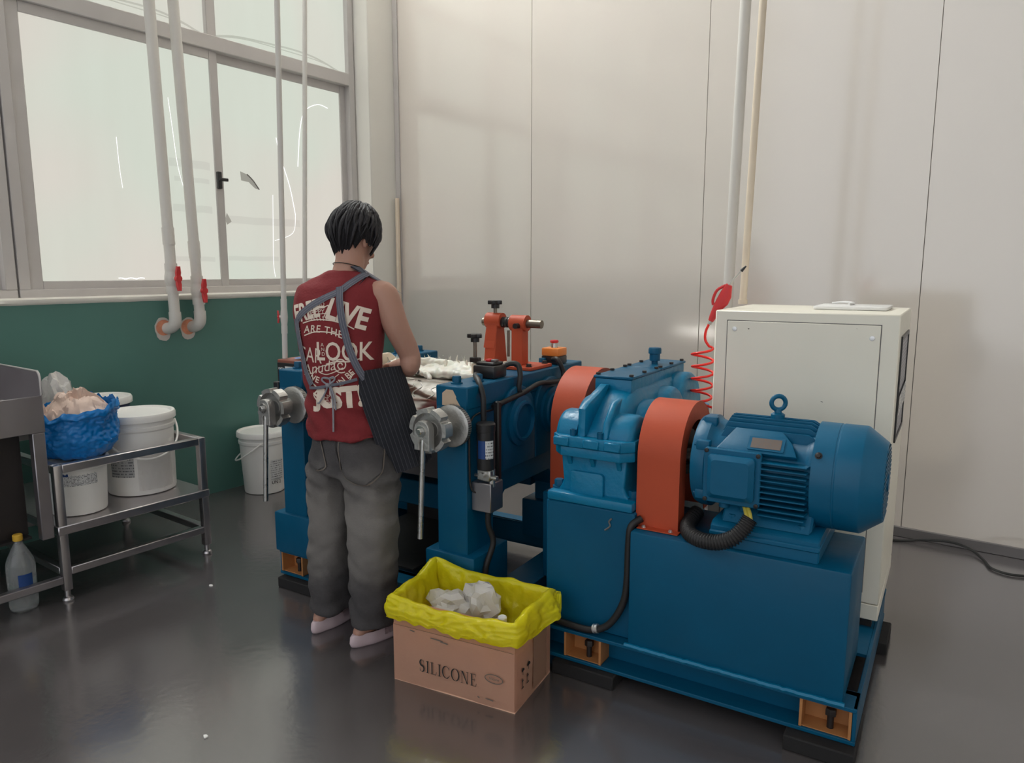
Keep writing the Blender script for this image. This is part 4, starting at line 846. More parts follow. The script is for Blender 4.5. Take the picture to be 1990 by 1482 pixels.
# ---- red air blow gun with coiled hose, hooked on the conduit
ag = thing('air_gun', 'red air blow gun with coiled red hose hanging beside the cabinet', 'air gun', (-.87, 3.0, .9), 'M')
p0, p1 = Vector((-.866, 3.0, 1.245)), Vector((-.797, 3.0, 1.392)); d = (p1 - p0)
bm = BM(); x = Vector((0, 1, 0)); y = d.normalized().cross(x)
loft(bm, [[p0 + d * t + y * (r * cos(a) + o) + x * (.013 * sin(a)) for a in [2 * pi * k / 16 for k in range(16)]] for t, r, o in ((0, .011, 0), (.12, .015, 0), (.35, .019, .0), (.55, .026, -.006), (.75, .025, -.006), (.9, .018, -.002), (1., .013, 0))]); part(ag, 'gun_body', bm, 'red')
bm = BM(); tube(bm, [p0 + d * .95 + y * .012, p0 + d * .75 + y * .034, p0 + d * .5 + y * .032, p0 + d * .38 + y * .02], .006, 8, 4); part(ag, 'trigger', bm, 'red')
bm = BM(); tube(bm, [p1, p1 + Vector((.012, 0, .018)), Vector((-.765, 3.0, 1.432)), Vector((-.748, 3.0, 1.452))], .0038, 8, 4); part(ag, 'nozzle_tube', bm, 'steel')
bm = BM(); tube(bm, [Vector((-.752, 3.0, 1.447)), Vector((-.742, 3.0, 1.458)), Vector((-.734, 3.0, 1.466))], .006, 10, 2, True, lambda t: .0072 * (1 - .6 * t)); part(ag, 'nozzle_tip', bm, 'blackp')
bm = BM(); cyl(bm, p0 - d * .09, p0, .009, n=12); part(ag, 'hose_fitting', bm, 'steel')
q = [p0 - d * .09, Vector((-.885, 3.0, 1.20)), Vector((-.885, 3.0, 1.165)), Vector((-.868, 3.0, 1.14))]
hp = spline(q, 8); n = 150
for k in range(n + 1):
    t = k / n; a = 4.6 * 2 * pi * t; hp.append(Vector((-.897 + .043 * sin(a + .75) + .006 * sin(3 * t), 3.0 + .04 * cos(a + .75), 1.135 - .235 * t)))
hp += spline([hp[-1], Vector((-.86, 3.0, .89)), Vector((-.845, 3.02, .86)), Vector((-.845, 3.05, .7))], 6)[1:]
bm = BM(); tube(bm, hp, .0052, 10); part(ag, 'coiled_hose', bm, 'hose')
bm = BM(); tube(bm, [(-.792, 3.0, 1.285), (-.815, 3.0, 1.285), (-.832, 3.012, 1.29), (-.836, 3.02, 1.31)], .004, 8, 4); part(ag, 'hanger_hook', bm, 'steel_d')
# ================================================================== STAINLESS TABLE, SINK, BUCKETS
tb_ = thing('shelf_table', 'low stainless frame table with a shelf of white buckets', 'table', (-3.8, 1.7, 0))
TX0, TX1, TY0, TY1 = -4.255, -3.39, 1.335, 2.045
k = .036
for x, y in ((TX1 - k, TY0), (TX1 - k, TY1 - k), (TX0, TY0), (TX0, TY1 - k)):
    bm = BM(); box(bm, x, x + k, y, y + k, .05, .615, .004, 2); lg = part(tb_, 'leg', bm, 'stain')
    bm = BM(); lathe(bm, [(.022, 0), (.024, .006), (.02, .016), (.012, .02), (.012, .05)], (x + k / 2, y + k / 2, 0), (0, 0, 1), 20); part(lg, 'foot', bm, 'stain')
for z0, z1 in ((.579, .615), (.118, .152)):
    for q in ((TX1 - k, TX1, TY0 + k, TY1 - k), (TX0 + k, TX1 - k, TY1 - k, TY1), (TX0 + k, TX1 - k, TY0, TY0 + k), (TX0, TX0 + k, TY0 + k, TY1 - k)):
        bm = BM(); box(bm, *q, z0, z1, .003); part(tb_, 'rail', bm, 'stain')
bm = BM(); box(bm, TX0 - .004, TX1 + .004, TY0 - .004, TY1 + .004, .305, .345, .004); part(tb_, 'shelf', bm, 'stain')

sn = thing('sink_unit', 'grey stainless sink unit with raised end splash at the left edge', 'sink', (-3.8, .8, 0))
SY = 1.318
bm = BM(); box(bm, -3.405, -3.39, .1, SY, .772, .928, .002); part(sn, 'front_apron', bm, 'stain_d')
bm = BM(); box(bm, -4.25, -3.395, .1, SY, .86, .872); part(sn, 'bowl_floor', bm, 'stain_d')
bm = BM(); prism(bm, [(-4.25, .772), (-3.392, .772), (-3.392, 1.0), (-3.397, 1.018), (-3.41, 1.03), (-4.25, 1.03)], XZ, SY - .004, SY + .002, .001); part(sn, 'end_splash', bm, 'stain_d')
bm = BM(); tube(bm, [(-4.25, SY - .001, 1.03), (-3.41, SY - .001, 1.03), (-3.397, SY - .001, 1.02), (-3.391, SY - .001, 1.005), (-3.391, SY - .001, .93)], .005, 8); part(sn, 'rolled_edge', bm, 'stain')
bm = BM(); box(bm, -4.25, -4.24, .1, SY, .772, 1.12); part(sn, 'back_splash', bm, 'stain_d')
bm = BM(); box(bm, -3.43, -3.39, SY - .05, SY - .001, .305, .772, .003); part(sn, 'leg', bm, 'stain_d')
bm = BM(); box(bm, -3.43, -3.39, .12, .16, .0, .772, .003); part(sn, 'leg', bm, 'stain_d')
bm = BM(); box(bm, -3.426, -3.39, .16, TY0, .085, .118, .003); part(sn, 'low_rail', bm, 'stain_d')
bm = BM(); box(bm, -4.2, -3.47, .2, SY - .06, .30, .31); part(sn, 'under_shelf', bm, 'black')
bm = BM(); box(bm, -3.52, -3.515, .2, SY - .055, .31, .77); part(sn, 'shadow_panel', bm, 'bolt')  # dark sheet standing in for the shadow beneath the bowl

def bucket(lab, c, r0, r1, h, lid=True, handle=None, rim=True, body='bucket', group='white plastic buckets', seg=48):
    t = thing('bucket', lab, 'bucket', c, 'R', group); x, y, z = c; r = lambda s: r0 + (r1 - r0) * s
    bm = BM(); pr = [(r0 * .9, 0), (r0 * .985, .004), (r0, .012), (r(.8), h * .8)]
    if rim: pr += [(r(.82) + .006, h * .82), (r(.83) + .007, h * .86), (r(.86), h * .87), (r1, h * .93), (r1 + .006, h * .935), (r1 + .006, h * .965)]
    pr += [(r1, h), (r1 - .004, h - .006)]
    lathe(bm, pr, c, (0, 0, 1), seg, True); part(t, 'pail', bm, body, 30)
    if lid:
        bm = BM(); lathe(bm, [(r1 + .011, h - .03), (r1 + .013, h - .028), (r1 + .013, h - .004), (r1 + .008, h + .006), (r1 - .004, h + .007), (r1 - .012, h - .003), (.01, h - .004)], c, (0, 0, 1), seg); part(t, 'lid', bm, 'bucket', 30)
    if handle:
        a0, drop = handle; bm = BM(); R = r1 + .012; pts = []
        for i in range(25):
            a = a0 + pi * (i / 24 - .5); s = sin(pi * i / 24)
            pts.append((x + (R + .012 * s) * cos(a), y + (R + .012 * s) * sin(a), z + h * .86 - drop * s))
        tube(bm, pts, .005, 8); part(t, 'handle', bm, 'bucket')
    return t
def wrap(t, c, r, a0, a1, z0, z1, m, name='label', lean=0.):
    bm = BM(); grid(bm, lambda u, v: Vector((c[0] + (r + lean * v) * cos(a0 + (a1 - a0) * u), c[1] + (r + lean * v) * sin(a0 + (a1 - a0) * u), z0 + (z1 - z0) * v)), 14, 2); return part(t, name, bm, m)
FC = radians(-27)      # direction from the shelf toward the camera
c = (-3.572, 1.505, .346); b1 = bucket('white bucket under the blue bag on the shelf', c, .115, .126, .245, True, None, False)
wrap(b1, c, .1235, FC - .45, FC + .75, .49, .545, 'label1'); wrap(b1, c, .1238, FC - .42, FC - .22, .535, .552, 'label_b', 'label_badge')
c = (-3.672, 1.855, .346); b2 = bucket('large lidded white bucket on the shelf, label torn, handle down', c, .158, .163, .395, True, (FC + .25, .15), True)
wrap(b2, c, .1615, FC - .95, FC - .2, .445, .56, 'label2'); wrap(b2, c, .1615, FC + .25, FC + .65, .50, .535, 'label3'); wrap(b2, c, .1608, FC + .12, FC + .55, .40, .412, 'label3')
# semi-clear tape wrapped round the bucket
bm = BM(); grid(bm, lambda u, v: Vector((c[0] + (.1635 + .003 * noise.noise(Vector((u * 9, v * 7, 0)))) * cos(FC - .1 + 1.1 * u), c[1] + (.1635 + .003 * noise.noise(Vector((u * 9, v * 7, 0)))) * sin(FC - .1 + 1.1 * u), .375 + .19 * v)), 24, 12); part(b2, 'clear_wrap', bm, 'clearbag', 70)
c = (-4.09, 1.87, .346); b4 = bucket('navy tub with a white lid at the back of the shelf', c, .13, .145, .425, True, None, False, 'navy', 'white plastic buckets')
c = (-4.125, 2.895, .0); b3 = bucket('lidded white bucket standing on the floor beside the mill', c, .128, .15, .405, True, (pi + .9, .13), True)
wrap(b3, c, .1425, FC + .15, FC + .75, .10, .23, 'label1', 'label', .006)
bm = BM(); V_, P_ = text_polys('UN 2', .03, .01); add_polys(bm, V_, P_, lambda a, b: Vector((c[0] + .1405 * cos(FC + .42 + a / .14), c[1] + .1405 * sin(FC + .42 + a / .14), .068 + b))); part(b3, 'lettering', bm, 'ink')

# blue bag of compound on the small bucket
bg = thing('compound_bag', 'blue plastic bag holding pale pink compound on the small bucket', 'bag', (-3.6, 1.53, .595))
bx, by = -3.60, 1.535
def bag(u, v):
    a = 2 * pi * u; zz = .598 + .235 * v; r = .105 + .065 * min(1, v * 2.6) ** .6 + (.012 if v > .85 else 0) - .012 * max(0, v - .9) * 10
    w = noise.noise(Vector((cos(a) * 2.2, sin(a) * 2.2, v * 2.5))) * .022 + abs(noise.noise(Vector((cos(a) * 7 + v * 3, sin(a) * 7, v * 9)))) * .016 - .006 + noise.noise(Vector((cos(a) * 20, sin(a) * 20, v * 22))) * .005
    hh = .02 * noise.noise(Vector((cos(a) * 6, sin(a) * 6, 2))) * v ** 2 + (.035 * noise.noise(Vector((cos(a) * 2, sin(a) * 2, 7))) + .03 * sin(a - .2)) * v ** 3
    return Vector((bx + (r + w) * cos(a), by + (r + w) * sin(a), zz + hh))
bm = BM(); grid(bm, bag, 150, 50, False, True); part(bg, 'bag', bm, 'bluebag', 80)
bm = BM()
def mound(u, v):
    a = 2 * pi * u; r = .158 * v; z = .905 - .10 * v ** 2.2
    st = round((cos(a) * r * 22 + 3)) * .006
    n1 = noise.cell(Vector((cos(a) * r * 26, sin(a) * r * 26, 1))) * .03 + noise.noise(Vector((cos(a) * r * 30, sin(a) * r * 30, 2))) * .018
    return Vector((bx - .005 + r * cos(a), by + r * sin(a), z + n1 * (1 - v * .5) - st * .5 - .01))
grid(bm, mound, 72, 26, False, True); part(bg, 'compound', bm, 'dough', 25)
def crumple(bm, c, r, sx, sy, sz, seed, amp=.35, sub=5):
    q = bmesh.ops.create_icosphere(bm, subdivisions=sub, radius=1)['verts']; c = Vector(c)
    for v in q:
        p = v.co.normalized(); s = Vector((seed * 3.1, seed, 0)); f = 1 + amp * (noise.noise(p * 1.6 + s) + .8 * (.5 - abs(noise.noise(p * 2.6 + s)) * 1.6) + .45 * (.4 - abs(noise.noise(p * 6 + s)) * 1.5) + .2 * noise.noise(p * 13 + s))
        v.co = c + Vector((p.x * r * sx * f, p.y * r * sy * f, p.z * r * sz * f))
bm = BM(); crumple(bm, (-4.02, 1.63, .655), .12, 1, .85, 2.15, 4, .2, 4); solo('clear_bag', 'crumpled clear plastic bag behind the blue bag', 'bag', bm, 'clearbag', (-4.02, 1.63, .346), ang=22)
# bottle under the sink
bt = thing('water_bottle', 'empty clear plastic bottle with yellow cap standing under the sink', 'bottle', (-3.475, 1.205, 0)); c = (-3.475, 1.205, 0)
bm = BM(); lathe(bm, [(.03, .0), (.05, .004), (.055, .02), (.055, .09), (.052, .095), (.055, .10), (.055, .2), (.05, .225), (.03, .27), (.017, .295), (.016, .312)], c, (0, 0, 1), 28); part(bt, 'shell', bm, 'pet')
bm = BM(); lathe(bm, [(.018, .308), (.019, .31), (.019, .332), (.016, .335)], c, (0, 0, 1), 20); part(bt, 'cap', bm, 'amber')
wrap(bt, c, .0556, FC - .1, FC + .9, .10, .17, 'label_b')

# ================================================================== CARTON WITH BIN LINER
BA = radians(9.3); FR['B'] = BA
o_ = Matrix.Rotation(-BA, 3, 'Z') @ Vector((-1.778, 1.744, 0)); bw, bd, bh = .482, .288, .305
bx_ = thing('carton', 'brown cardboard carton printed SILICONE, used as a bin', 'carton', (o_.x + bw / 2, o_.y + bd / 2, 0), 'B')
B = lambda x, y, z: Vector((o_.x + x, o_.y + y, z))
bm = BM()   # four walls with a slight bulge and a crushed upper band
def wall(u, v):
    P = 2 * (bw + bd); s = u * P
    if s < bw: x, y, nx, ny = s, 0, 0, -1; e = s / bw
    elif s < bw + bd: x, y, nx, ny = bw, s - bw, 1, 0; e = (s - bw) / bd
    elif s < 2 * bw + bd: x, y, nx, ny = bw - (s - bw - bd), bd, 0, 1; e = (s - bw - bd) / bw
    else: x, y, nx, ny = 0, bd - (s - 2 * bw - bd), -1, 0; e = (s - 2 * bw - bd) / bd
    g = sin(pi * e) * (.004 * sin(pi * v) + .003 * noise.noise(Vector((s * 6, v * 3, 0)))) - (.004 if abs(v - .72) < .02 else 0) + (-.003 if v > .72 else 0)
    return B(x + nx * g, y + ny * g, .002 + bh * v)
NU = 154
grid(bm, wall, NU, 24, False, True); thicken(bm, .005); part(bx_, 'side_walls', bm, 'card', 30)
bm = BM(); box(bm, o_.x, o_.x + bw, o_.y, o_.y + bd, .0, .004); part(bx_, 'bottom', bm, 'card')
bm = BM(); box(bm, o_.x + .003, o_.x + bw - .003, o_.y - .0055, o_.y - .0045, .213, .2145); part(bx_, 'crease', bm, 'card_in')
bm = BM(); grid(bm, lambda u, v: B(bw + .0065, .13 + .11 * u, .02 + .235 * v), 1, 6); part(bx_, 'packing_tape', bm, 'card_in')
# serif lettering, drawn stroke by stroke
def glyph(ch):
    q = []; rect = lambda x0, x1, y0, y1: q.append([(x0, y0), (x1, y0), (x1, y1), (x0, y1)])
    def stroke(c, wf, n=36):
        P = [c(i / n) for i in range(n + 1)]
        L, R = [], []
        for i, p in enumerate(P):
            a, b = P[max(0, i - 1)], P[min(n, i + 1)]; dx, dy = b[0] - a[0], b[1] - a[1]; l = sqrt(dx * dx + dy * dy) or 1; w = wf(i / n, abs(dy / l)) / 2
            L.append((p[0] - dy / l * w, p[1] + dx / l * w)); R.append((p[0] + dy / l * w, p[1] - dx / l * w))
        for i in range(n): q.append([L[i], L[i + 1], R[i + 1], R[i]])
    ser = lambda x, y, w=.17: rect(x - w, x + w, y - .012, y + .022)
    if ch == 'I': rect(.15, .27, 0, 1); ser(.21, .01); ser(.21, .97); w = .42
    if ch == 'L': rect(.14, .26, 0, 1); ser(.20, .97); rect(.04, .62, -.002, .04); q.append([(.58, 0), (.64, 0), (.70, .27), (.67, .27)]); w = .72
    if ch == 'E': rect(.14, .26, 0, 1); rect(.04, .62, 0, .04); rect(.04, .60, .96, 1); rect(.2, .5, .5, .54); q.append([(.58, 0), (.63, 0), (.69, .26), (.66, .26)]); q.append([(.57, 1), (.61, 1), (.63, .78), (.605, .78)]); rect(.49, .52, .40, .64); w = .74
    if ch == 'N': rect(.14, .19, 0, 1); rect(.70, .75, 0, 1); q.append([(.13, 1), (.27, 1), (.76, 0), (.66, 0)]); ser(.165, .01, .12); ser(.12, .97, .1); ser(.725, .97, .12); w = .9
    if ch == 'O': stroke(lambda t: (.45 + .38 * cos(2 * pi * t), .5 + .49 * sin(2 * pi * t)), lambda t, v: .03 + .10 * v); w = .93
    if ch == 'C': stroke(lambda t: (.45 + .38 * cos(.55 + (2 * pi - 1.0) * t), .5 + .49 * sin(.55 + (2 * pi - 1.0) * t)), lambda t, v: .03 + .10 * v * (1 if .15 < t < .9 else .3)); rect(.745, .775, .68, .98); w = .88
    if ch == 'S': stroke(lambda t: (.32 + .20 * cos(.5 + 4.2 * t / .5) if t < .5 else .32 + .22 * cos(pi / 2 + .05 - 4.35 * (t - .5) / .5), .755 + .235 * sin(.5 + 4.2 * t / .5) if t < .5 else .255 + .25 * sin(pi / 2 + .05 - 4.35 * (t - .5) / .5)), lambda t, v: .035 + (.13 * sin(pi * t) if .15 < t < .85 else .0)); rect(.505, .53, .70, .99); rect(.09, .115, .01, .31); w = .66
    return q, w
bm = BM(); xx = .112; H_ = .044
for ch in 'SILICONE':
    q, w = glyph(ch)
    for p in q:
        try: bm.faces.new([bm.verts.new(B(xx + a * H_ * .86, -.0085, .064 + b * H_)) for a, b in p])
        except ValueError: pass
    xx += w * H_ * .86 + .0025
part(bx_, 'lettering', bm, 'ink', label='black serif word SILICONE')
bm = BM(); n = 40; el = lambda a, b: [(.408 + a * cos(2 * pi * i / n), .109 + b * sin(2 * pi * i / n)) for i in range(n)]
holed(bm, el(.0345, .0165), el(.0315, .0140), lambda a, b, d: B(a, d, b), -.0088, -.0080)
V_, P_ = text_polys('Silicone', .0125, .005, .2); add_polys(bm, V_, P_, lambda a, b: B(.408 + a, -.0086, .1055 + b)); part(bx_, 'oval_logo', bm, 'greyink')
bm = BM()   # handling marks on the right side: arrows, glass, umbrella, box outline
S_ = lambda a, b: B(bw + .0070, a, b)
for y in (.045, .085):
    for p in ([(-.009, .07), (.009, .07), (.009, .074), (-.009, .074)], [(-.002, .074), (.002, .074), (.002, .095), (-.002, .095)], [(-.007, .094), (.007, .094), (0, .107)]): bm.faces.new([bm.verts.new(S_(y + a, b)) for a, b in p])
for y, r in ((.048, .011), (.092, .013)):
    bm.faces.new([bm.verts.new(S_(y + r * cos(pi * i / 10), .130 + r * sin(pi * i / 10))) for i in range(11)]); bm.faces.new([bm.verts.new(S_(y + a, b)) for a, b in ((-.0015, .116), (.0015, .116), (.0015, .130), (-.0015, .130))])
part(bx_, 'handling_marks', bm, 'ink')
bm = BM()
for x, z, l in ((.345, .028, .008), (.375, .03, .03), (.16, .195, .05), (.20, .19, .03), (.075, .205, .02)):
    bm.faces.new([bm.verts.new(B(x + a * l, -.0072, z + b)) for a, b in ((0, 0), (1, -.003), (1, .001), (.5, .003), (0, .003))])
part(bx_, 'scuffs', bm, 'greyink')
# yellow liner folded over the rim
ln = thing('bin_liner', 'yellow plastic liner folded over the rim of the carton', 'bin liner', (o_.x + bw / 2, o_.y + bd / 2, .15), 'B')
def liner(u, v):
    P = 2 * (bw + bd); s = (u % 1) * P; r = .02
    if s < bw: x, y, nx, ny, e = s, 0, 0, -1, s / bw
    elif s < bw + bd: x, y, nx, ny, e = bw, s - bw, 1, 0, (s - bw) / bd
    elif s < 2 * bw + bd: x, y, nx, ny, e = bw - (s - bw - bd), bd, 0, 1, (s - bw - bd) / bw
    else: x, y, nx, ny, e = 0, bd - (s - 2 * bw - bd), -1, 0, (s - 2 * bw - bd) / bd
    # blend the normals at the corners
    cxr, cyr = x - bw / 2, y - bd / 2; k = max(0, (abs(e - .5) - .42) / .08)
    if k > 0: dn = Vector((cxr / (bw / 2), cyr / (bd / 2))).normalized(); nx, ny = nx * (1 - k) + dn.x * k, ny * (1 - k) + dn.y * k
    n1 = noise.noise(Vector((x * 14, y * 14, 2))); n2 = noise.noise(Vector((x * 34, y * 34, v * 6))) + .8 * (.5 - 2 * abs(noise.noise(Vector((x * 17 + v * 4, y * 17, v * 9)))))
    rim = bh + .012 + .012 * n1 + (.03 * math.exp(-((x) ** 2 + (y - bd) ** 2) / .006)) - .02 * math.exp(-((y / .1) ** 2)) * sin(pi * min(1, max(0, x / bw)))
    hem = .238 + .014 * noise.noise(Vector((x * 9, y * 9, 5))) + .012 * n2 + (.05 if y > .01 and x < .01 else 0) + (.045 if y > bd - .02 else 0) - .0
    fl = .05 * math.exp(-(((x - bw) ** 2 + (y - bd * .72) ** 2) / .004))
    if v < .45:
        t = v / .45; d = -.012 - .05 * (1 - t) ** 1.5 + .008 * n2; z = .10 + (rim - .10) * t
    elif v < .55:
        t = (v - .45) / .1; d = -.012 + .028 * t + .003 * n2; z = rim + .008 * sin(pi * t)
    else:
        t = (v - .55) / .45; d = .016 + .012 * sin(pi * t * .8) + .006 * n2 + .01 * t * max(0, n1) + fl * t; z = rim + (hem - rim) * t + fl * .3 * t
    return B(x + nx * d, y + ny * d, z)
bm = BM(); grid(bm, liner, 220, 44, False, True); part(ln, 'film', bm, 'liner', 80)
for pts, lab, mm, rr in (((.15, .16, .245), 'crumpled clear plastic bag in the yellow lined carton', 'clearbag', .075), ((.26, .18, .26), 'upright torn clear bag in the middle of the lined carton', 'clearbag', .06), ((.34, .12, .20), 'wad of pale wrapping lying in the lined carton', 'dough', .055), ((.18, .21, .24), 'pale pink wrapper at the back of the lined carton', 'dough', .05)):
    bm = BM(); crumple(bm, B(*pts), rr, 1.1, .8, 1.25 if 'upright' in lab else .7, rr * 100, .42, 3); solo('plastic_waste', lab, 'waste', bm, mm, B(pts[0], pts[1], .15), 'B', 'waste in the carton', 22)
bm = BM(); box(bm, o_.x + .03, o_.x + bw - .03, o_.y + .03, o_.y + bd - .03, .02, .17, .02); part(bx_, 'packed_waste', bm, 'card_in')
sb_ = thing('small_bottle', 'dark bottle with white cap sticking up in the lined carton', 'bottle', B(.385, .10, .17), 'B')
bm = BM(); lathe(bm, [(.02, 0), (.02, .07), (.012, .085), (.012, .095)], B(.385, .10, .17), (.05, -.1, 1), 20); part(sb_, 'glass', bm, 'bolt')
bm = BM(); lathe(bm, [(.0155, .088), (.0155, .112), (.012, .115)], B(.385, .10, .17), (.05, -.1, 1), 20); part(sb_, 'cap', bm, 'paper')
# ================================================================== THE WORKER
PO = (-2.17, 1.93, 0)
pr_ = thing('person', 'person in a sleeveless dark red printed shirt, grey jeans and apron, working at the mill', 'person', PO)
def body_ring(z, cx, cy, rx, ry, deg, n=40, e=.9):
    a = radians(deg); R = Vector((cos(a), sin(a), 0)); F = Vector((-sin(a), cos(a), 0)); q = []
    for i in range(n):
        t = 2 * pi * i / n; c, s = cos(t), sin(t)
        q.append(Vector((cx, cy, z)) + R * (rx * abs(c) ** e * (1 if c > 0 else -1)) + F * (ry * abs(s) ** e * (1 if s > 0 else -1)))
    return q
def chain(bm, pts, n=16):
    """tapered limb through (point, radius) pairs with rounded ends"""
    P = [Vector(p) for p, r in pts]; Rr = [r for p, r in pts]
    tube(bm, P, 0, n, 0, True, lambda t: Rr[min(len(Rr) - 1, int(round(t * (len(Rr) - 1))))])
    for p, r in ((P[0], Rr[0]), (P[-1], Rr[-1])): sphere(bm, p, r, u=14, v=10)
def limb(bm, pts, k=6, n=16):
    P = spline([p for p, r in pts], k); m = len(P) - 1
    def rad(t):
        s = t * (len(pts) - 1); i = min(len(pts) - 2, int(s)); f = s - i; return pts[i][1] * (1 - f) + pts[i + 1][1] * f
    tube(bm, P, 0, n, 0, True, rad)
    for p, r in (pts[0], pts[-1]): sphere(bm, p, r * .98, u=14, v=10)
SHIRT = [(.808, -2.185, 1.925, .168, .132, 10), (.85, -2.195, 1.925, .160, .127, 11), (.92, -2.205, 1.925, .148, .118, 13), (1.0, -2.207, 1.927, .150, .118, 15), (1.10, -2.215, 1.932, .162, .122, 18), (1.20, -2.228, 1.94, .176, .126, 20), (1.29, -2.238, 1.95, .188, .126, 20), (1.345, -2.237, 1.958, .194, .115, 20), (1.385, -2.235, 1.965, .178, .098, 20), (1.412, -2.232, 1.972, .140, .085, 20), (1.435, -2.228, 1.98, .095, .074, 20), (1.448, -2.225, 1.985, .074, .066, 20)]
SR, SL = Vector((-2.062, 2.022, 1.352)), Vector((-2.385, 1.945, 1.345))
ER, EL = Vector((-2.012, 2.098, 1.075)), Vector((-2.44, 2.02, 1.08))
WR, WL = Vector((-2.225, 2.235, 1.045)), Vector((-2.45, 2.20, 1.06))
HC = Vector((-2.236, 2.035, 1.578))
# ---- body: one continuous skin
bm = BM()
loft(bm, [body_ring(z, cx, cy, rx - .022, ry - .022, d) for z, cx, cy, rx, ry, d in SHIRT[:-1]])
limb(bm, [(SR + Vector((-.04, -.015, .0)), .05), (SR, .054), (SR * .6 + ER * .4 + Vector((.012, -.008, 0)), .05), (ER + Vector((0, 0, .05)), .042), (ER, .040), (ER * .6 + WR * .4, .038), (WR * .85 + ER * .15, .028), (WR, .026)])
limb(bm, [(SL + Vector((.04, .015, .0)), .05), (SL, .054), (SL * .6 + EL * .4 + Vector((-.01, -.008, 0)), .05), (EL + Vector((0, 0, .05)), .042), (EL, .040), (EL * .6 + WL * .4, .038), (WL * .85 + EL * .15, .028), (WL, .026)])
def hand(bm, w, d, up, side):
    d = Vector(d).normalized(); up = Vector(up); up = (up - d * up.dot(d)).normalized(); s = d.cross(up) * side
    rg = []
    for t, a, b in ((0, .024, .018), (.03, .033, .017), (.06, .04, .016), (.085, .04, .014), (.095, .034, .010)):
        rg.append([w + d * t + s * (a * cos(q)) + up * (b * sin(q)) for q in [2 * pi * i / 14 for i in range(14)]])
    loft(bm, rg)
    for k, (o, L) in enumerate(((.028, .066), (.0095, .076), (-.0095, .070), (-.028, .055))):
        p0 = w + d * .085 + s * o; p1 = p0 + d * L * .45 - up * L * .12; p2 = p1 + d * L * .28 - up * L * .22; p3 = p2 + d * L * .16 - up * L * .26
        limb(bm, [(p0 - d * .02, .0088), (p0, .0088), (p1, .0082), (p2, .0075), (p3, .0068)], 3, 10)
    q0 = w + d * .025 + s * .03; limb(bm, [(q0 - s * .012, .012), (q0 + s * .012 + d * .015 - up * .006, .0105), (q0 + s * .022 + d * .042 - up * .016, .0092), (q0 + s * .018 + d * .066 - up * .022, .0078)], 3, 10)
hand(bm, WR, (-.62, .74, -.06), (.15, .1, 1), -1); hand(bm, WL, (.25, .95, -.15), (-.1, .1, 1), 1)
# neck and head (head bows forward, turned slightly to its right)
hy = radians(4); HR = Vector((cos(hy), sin(hy), 0)); HF0 = Vector((-sin(hy), cos(hy), 0)); tl = radians(24)
HF = HF0 * cos(tl) - Vector((0, 0, 1)) * sin(tl); HU = HF0 * sin(tl) + Vector((0, 0, 1)) * cos(tl)
hp_ = lambda x, y, z: HC + HR * x + HF * y + HU * z
limb(bm, [(Vector((-2.225, 1.975, 1.38)), .066), (Vector((-2.224, 1.985, 1.44)), .06), (Vector((-2.226, 2.0, 1.49)), .056), (hp_(0, -.02, -.03), .056)], 5)
rg = []
for z, rx, yf, yb in ((-.118, .022, .085, .03), (-.108, .036, .092, .04), (-.085, .05, .096, .055), (-.055, .06, .094, .07), (-.02, .067, .092, .085), (.02, .072, .093, .094), (.055, .073, .09, .096), (.085, .064, .075, .085), (.108, .045, .05, .06), (.12, .02, .02, .03)):
    rg.append([hp_(rx * cos(t), (yf if sin(t) > 0 else yb) * sin(t), z) for t in [2 * pi * i / 28 for i in range(28)]])
loft(bm, rg)
prs = [[hp_(sx * w, y, z) for sx, w in ((-1, 1), (1, 1))] for y, z, w in ((0, 0, 0),)]
nz_ = [(.09, .018, .006), (.103, .0, .009), (.114, -.022, .013), (.106, -.034, .013), (.092, -.036, .012)]
loft(bm, [[hp_(w * cos(t), y - .012 + .012 * sin(t), z) for t in [2 * pi * i / 10 for i in range(10)]] for y, z, w in nz_])
for sx in (-1, 1):    # ears
    rg = []
    for t in [i / 8 for i in range(9)]:
        h = .035 * (2 * t - 1); w = .016 * sin(pi * min(.97, max(.05, t))) ** .5 + .002
        rg.append([hp_(sx * (.069 + .012 * (.4 + .6 * t) + .0045 * cos(q)), -.004 + w * sin(q) - .008 * t, -.012 + h) for q in [2 * pi * i / 10 for i in range(10)]])
    loft(bm, rg)
    sphere(bm, hp_(sx * .03, .085, -.038), .014); sphere(bm, hp_(sx * .028, .087, .022), .012, 1.4, 1, .5)
# lips
loft(bm, [[hp_(x, .096 + w * cos(q), -.068 + w * sin(q)) for q in [2 * pi * i / 8 for i in range(8)]] for x, w in ((-.024, .002), (-.012, .006), (0, .0068), (.012, .006), (.024, .002))])
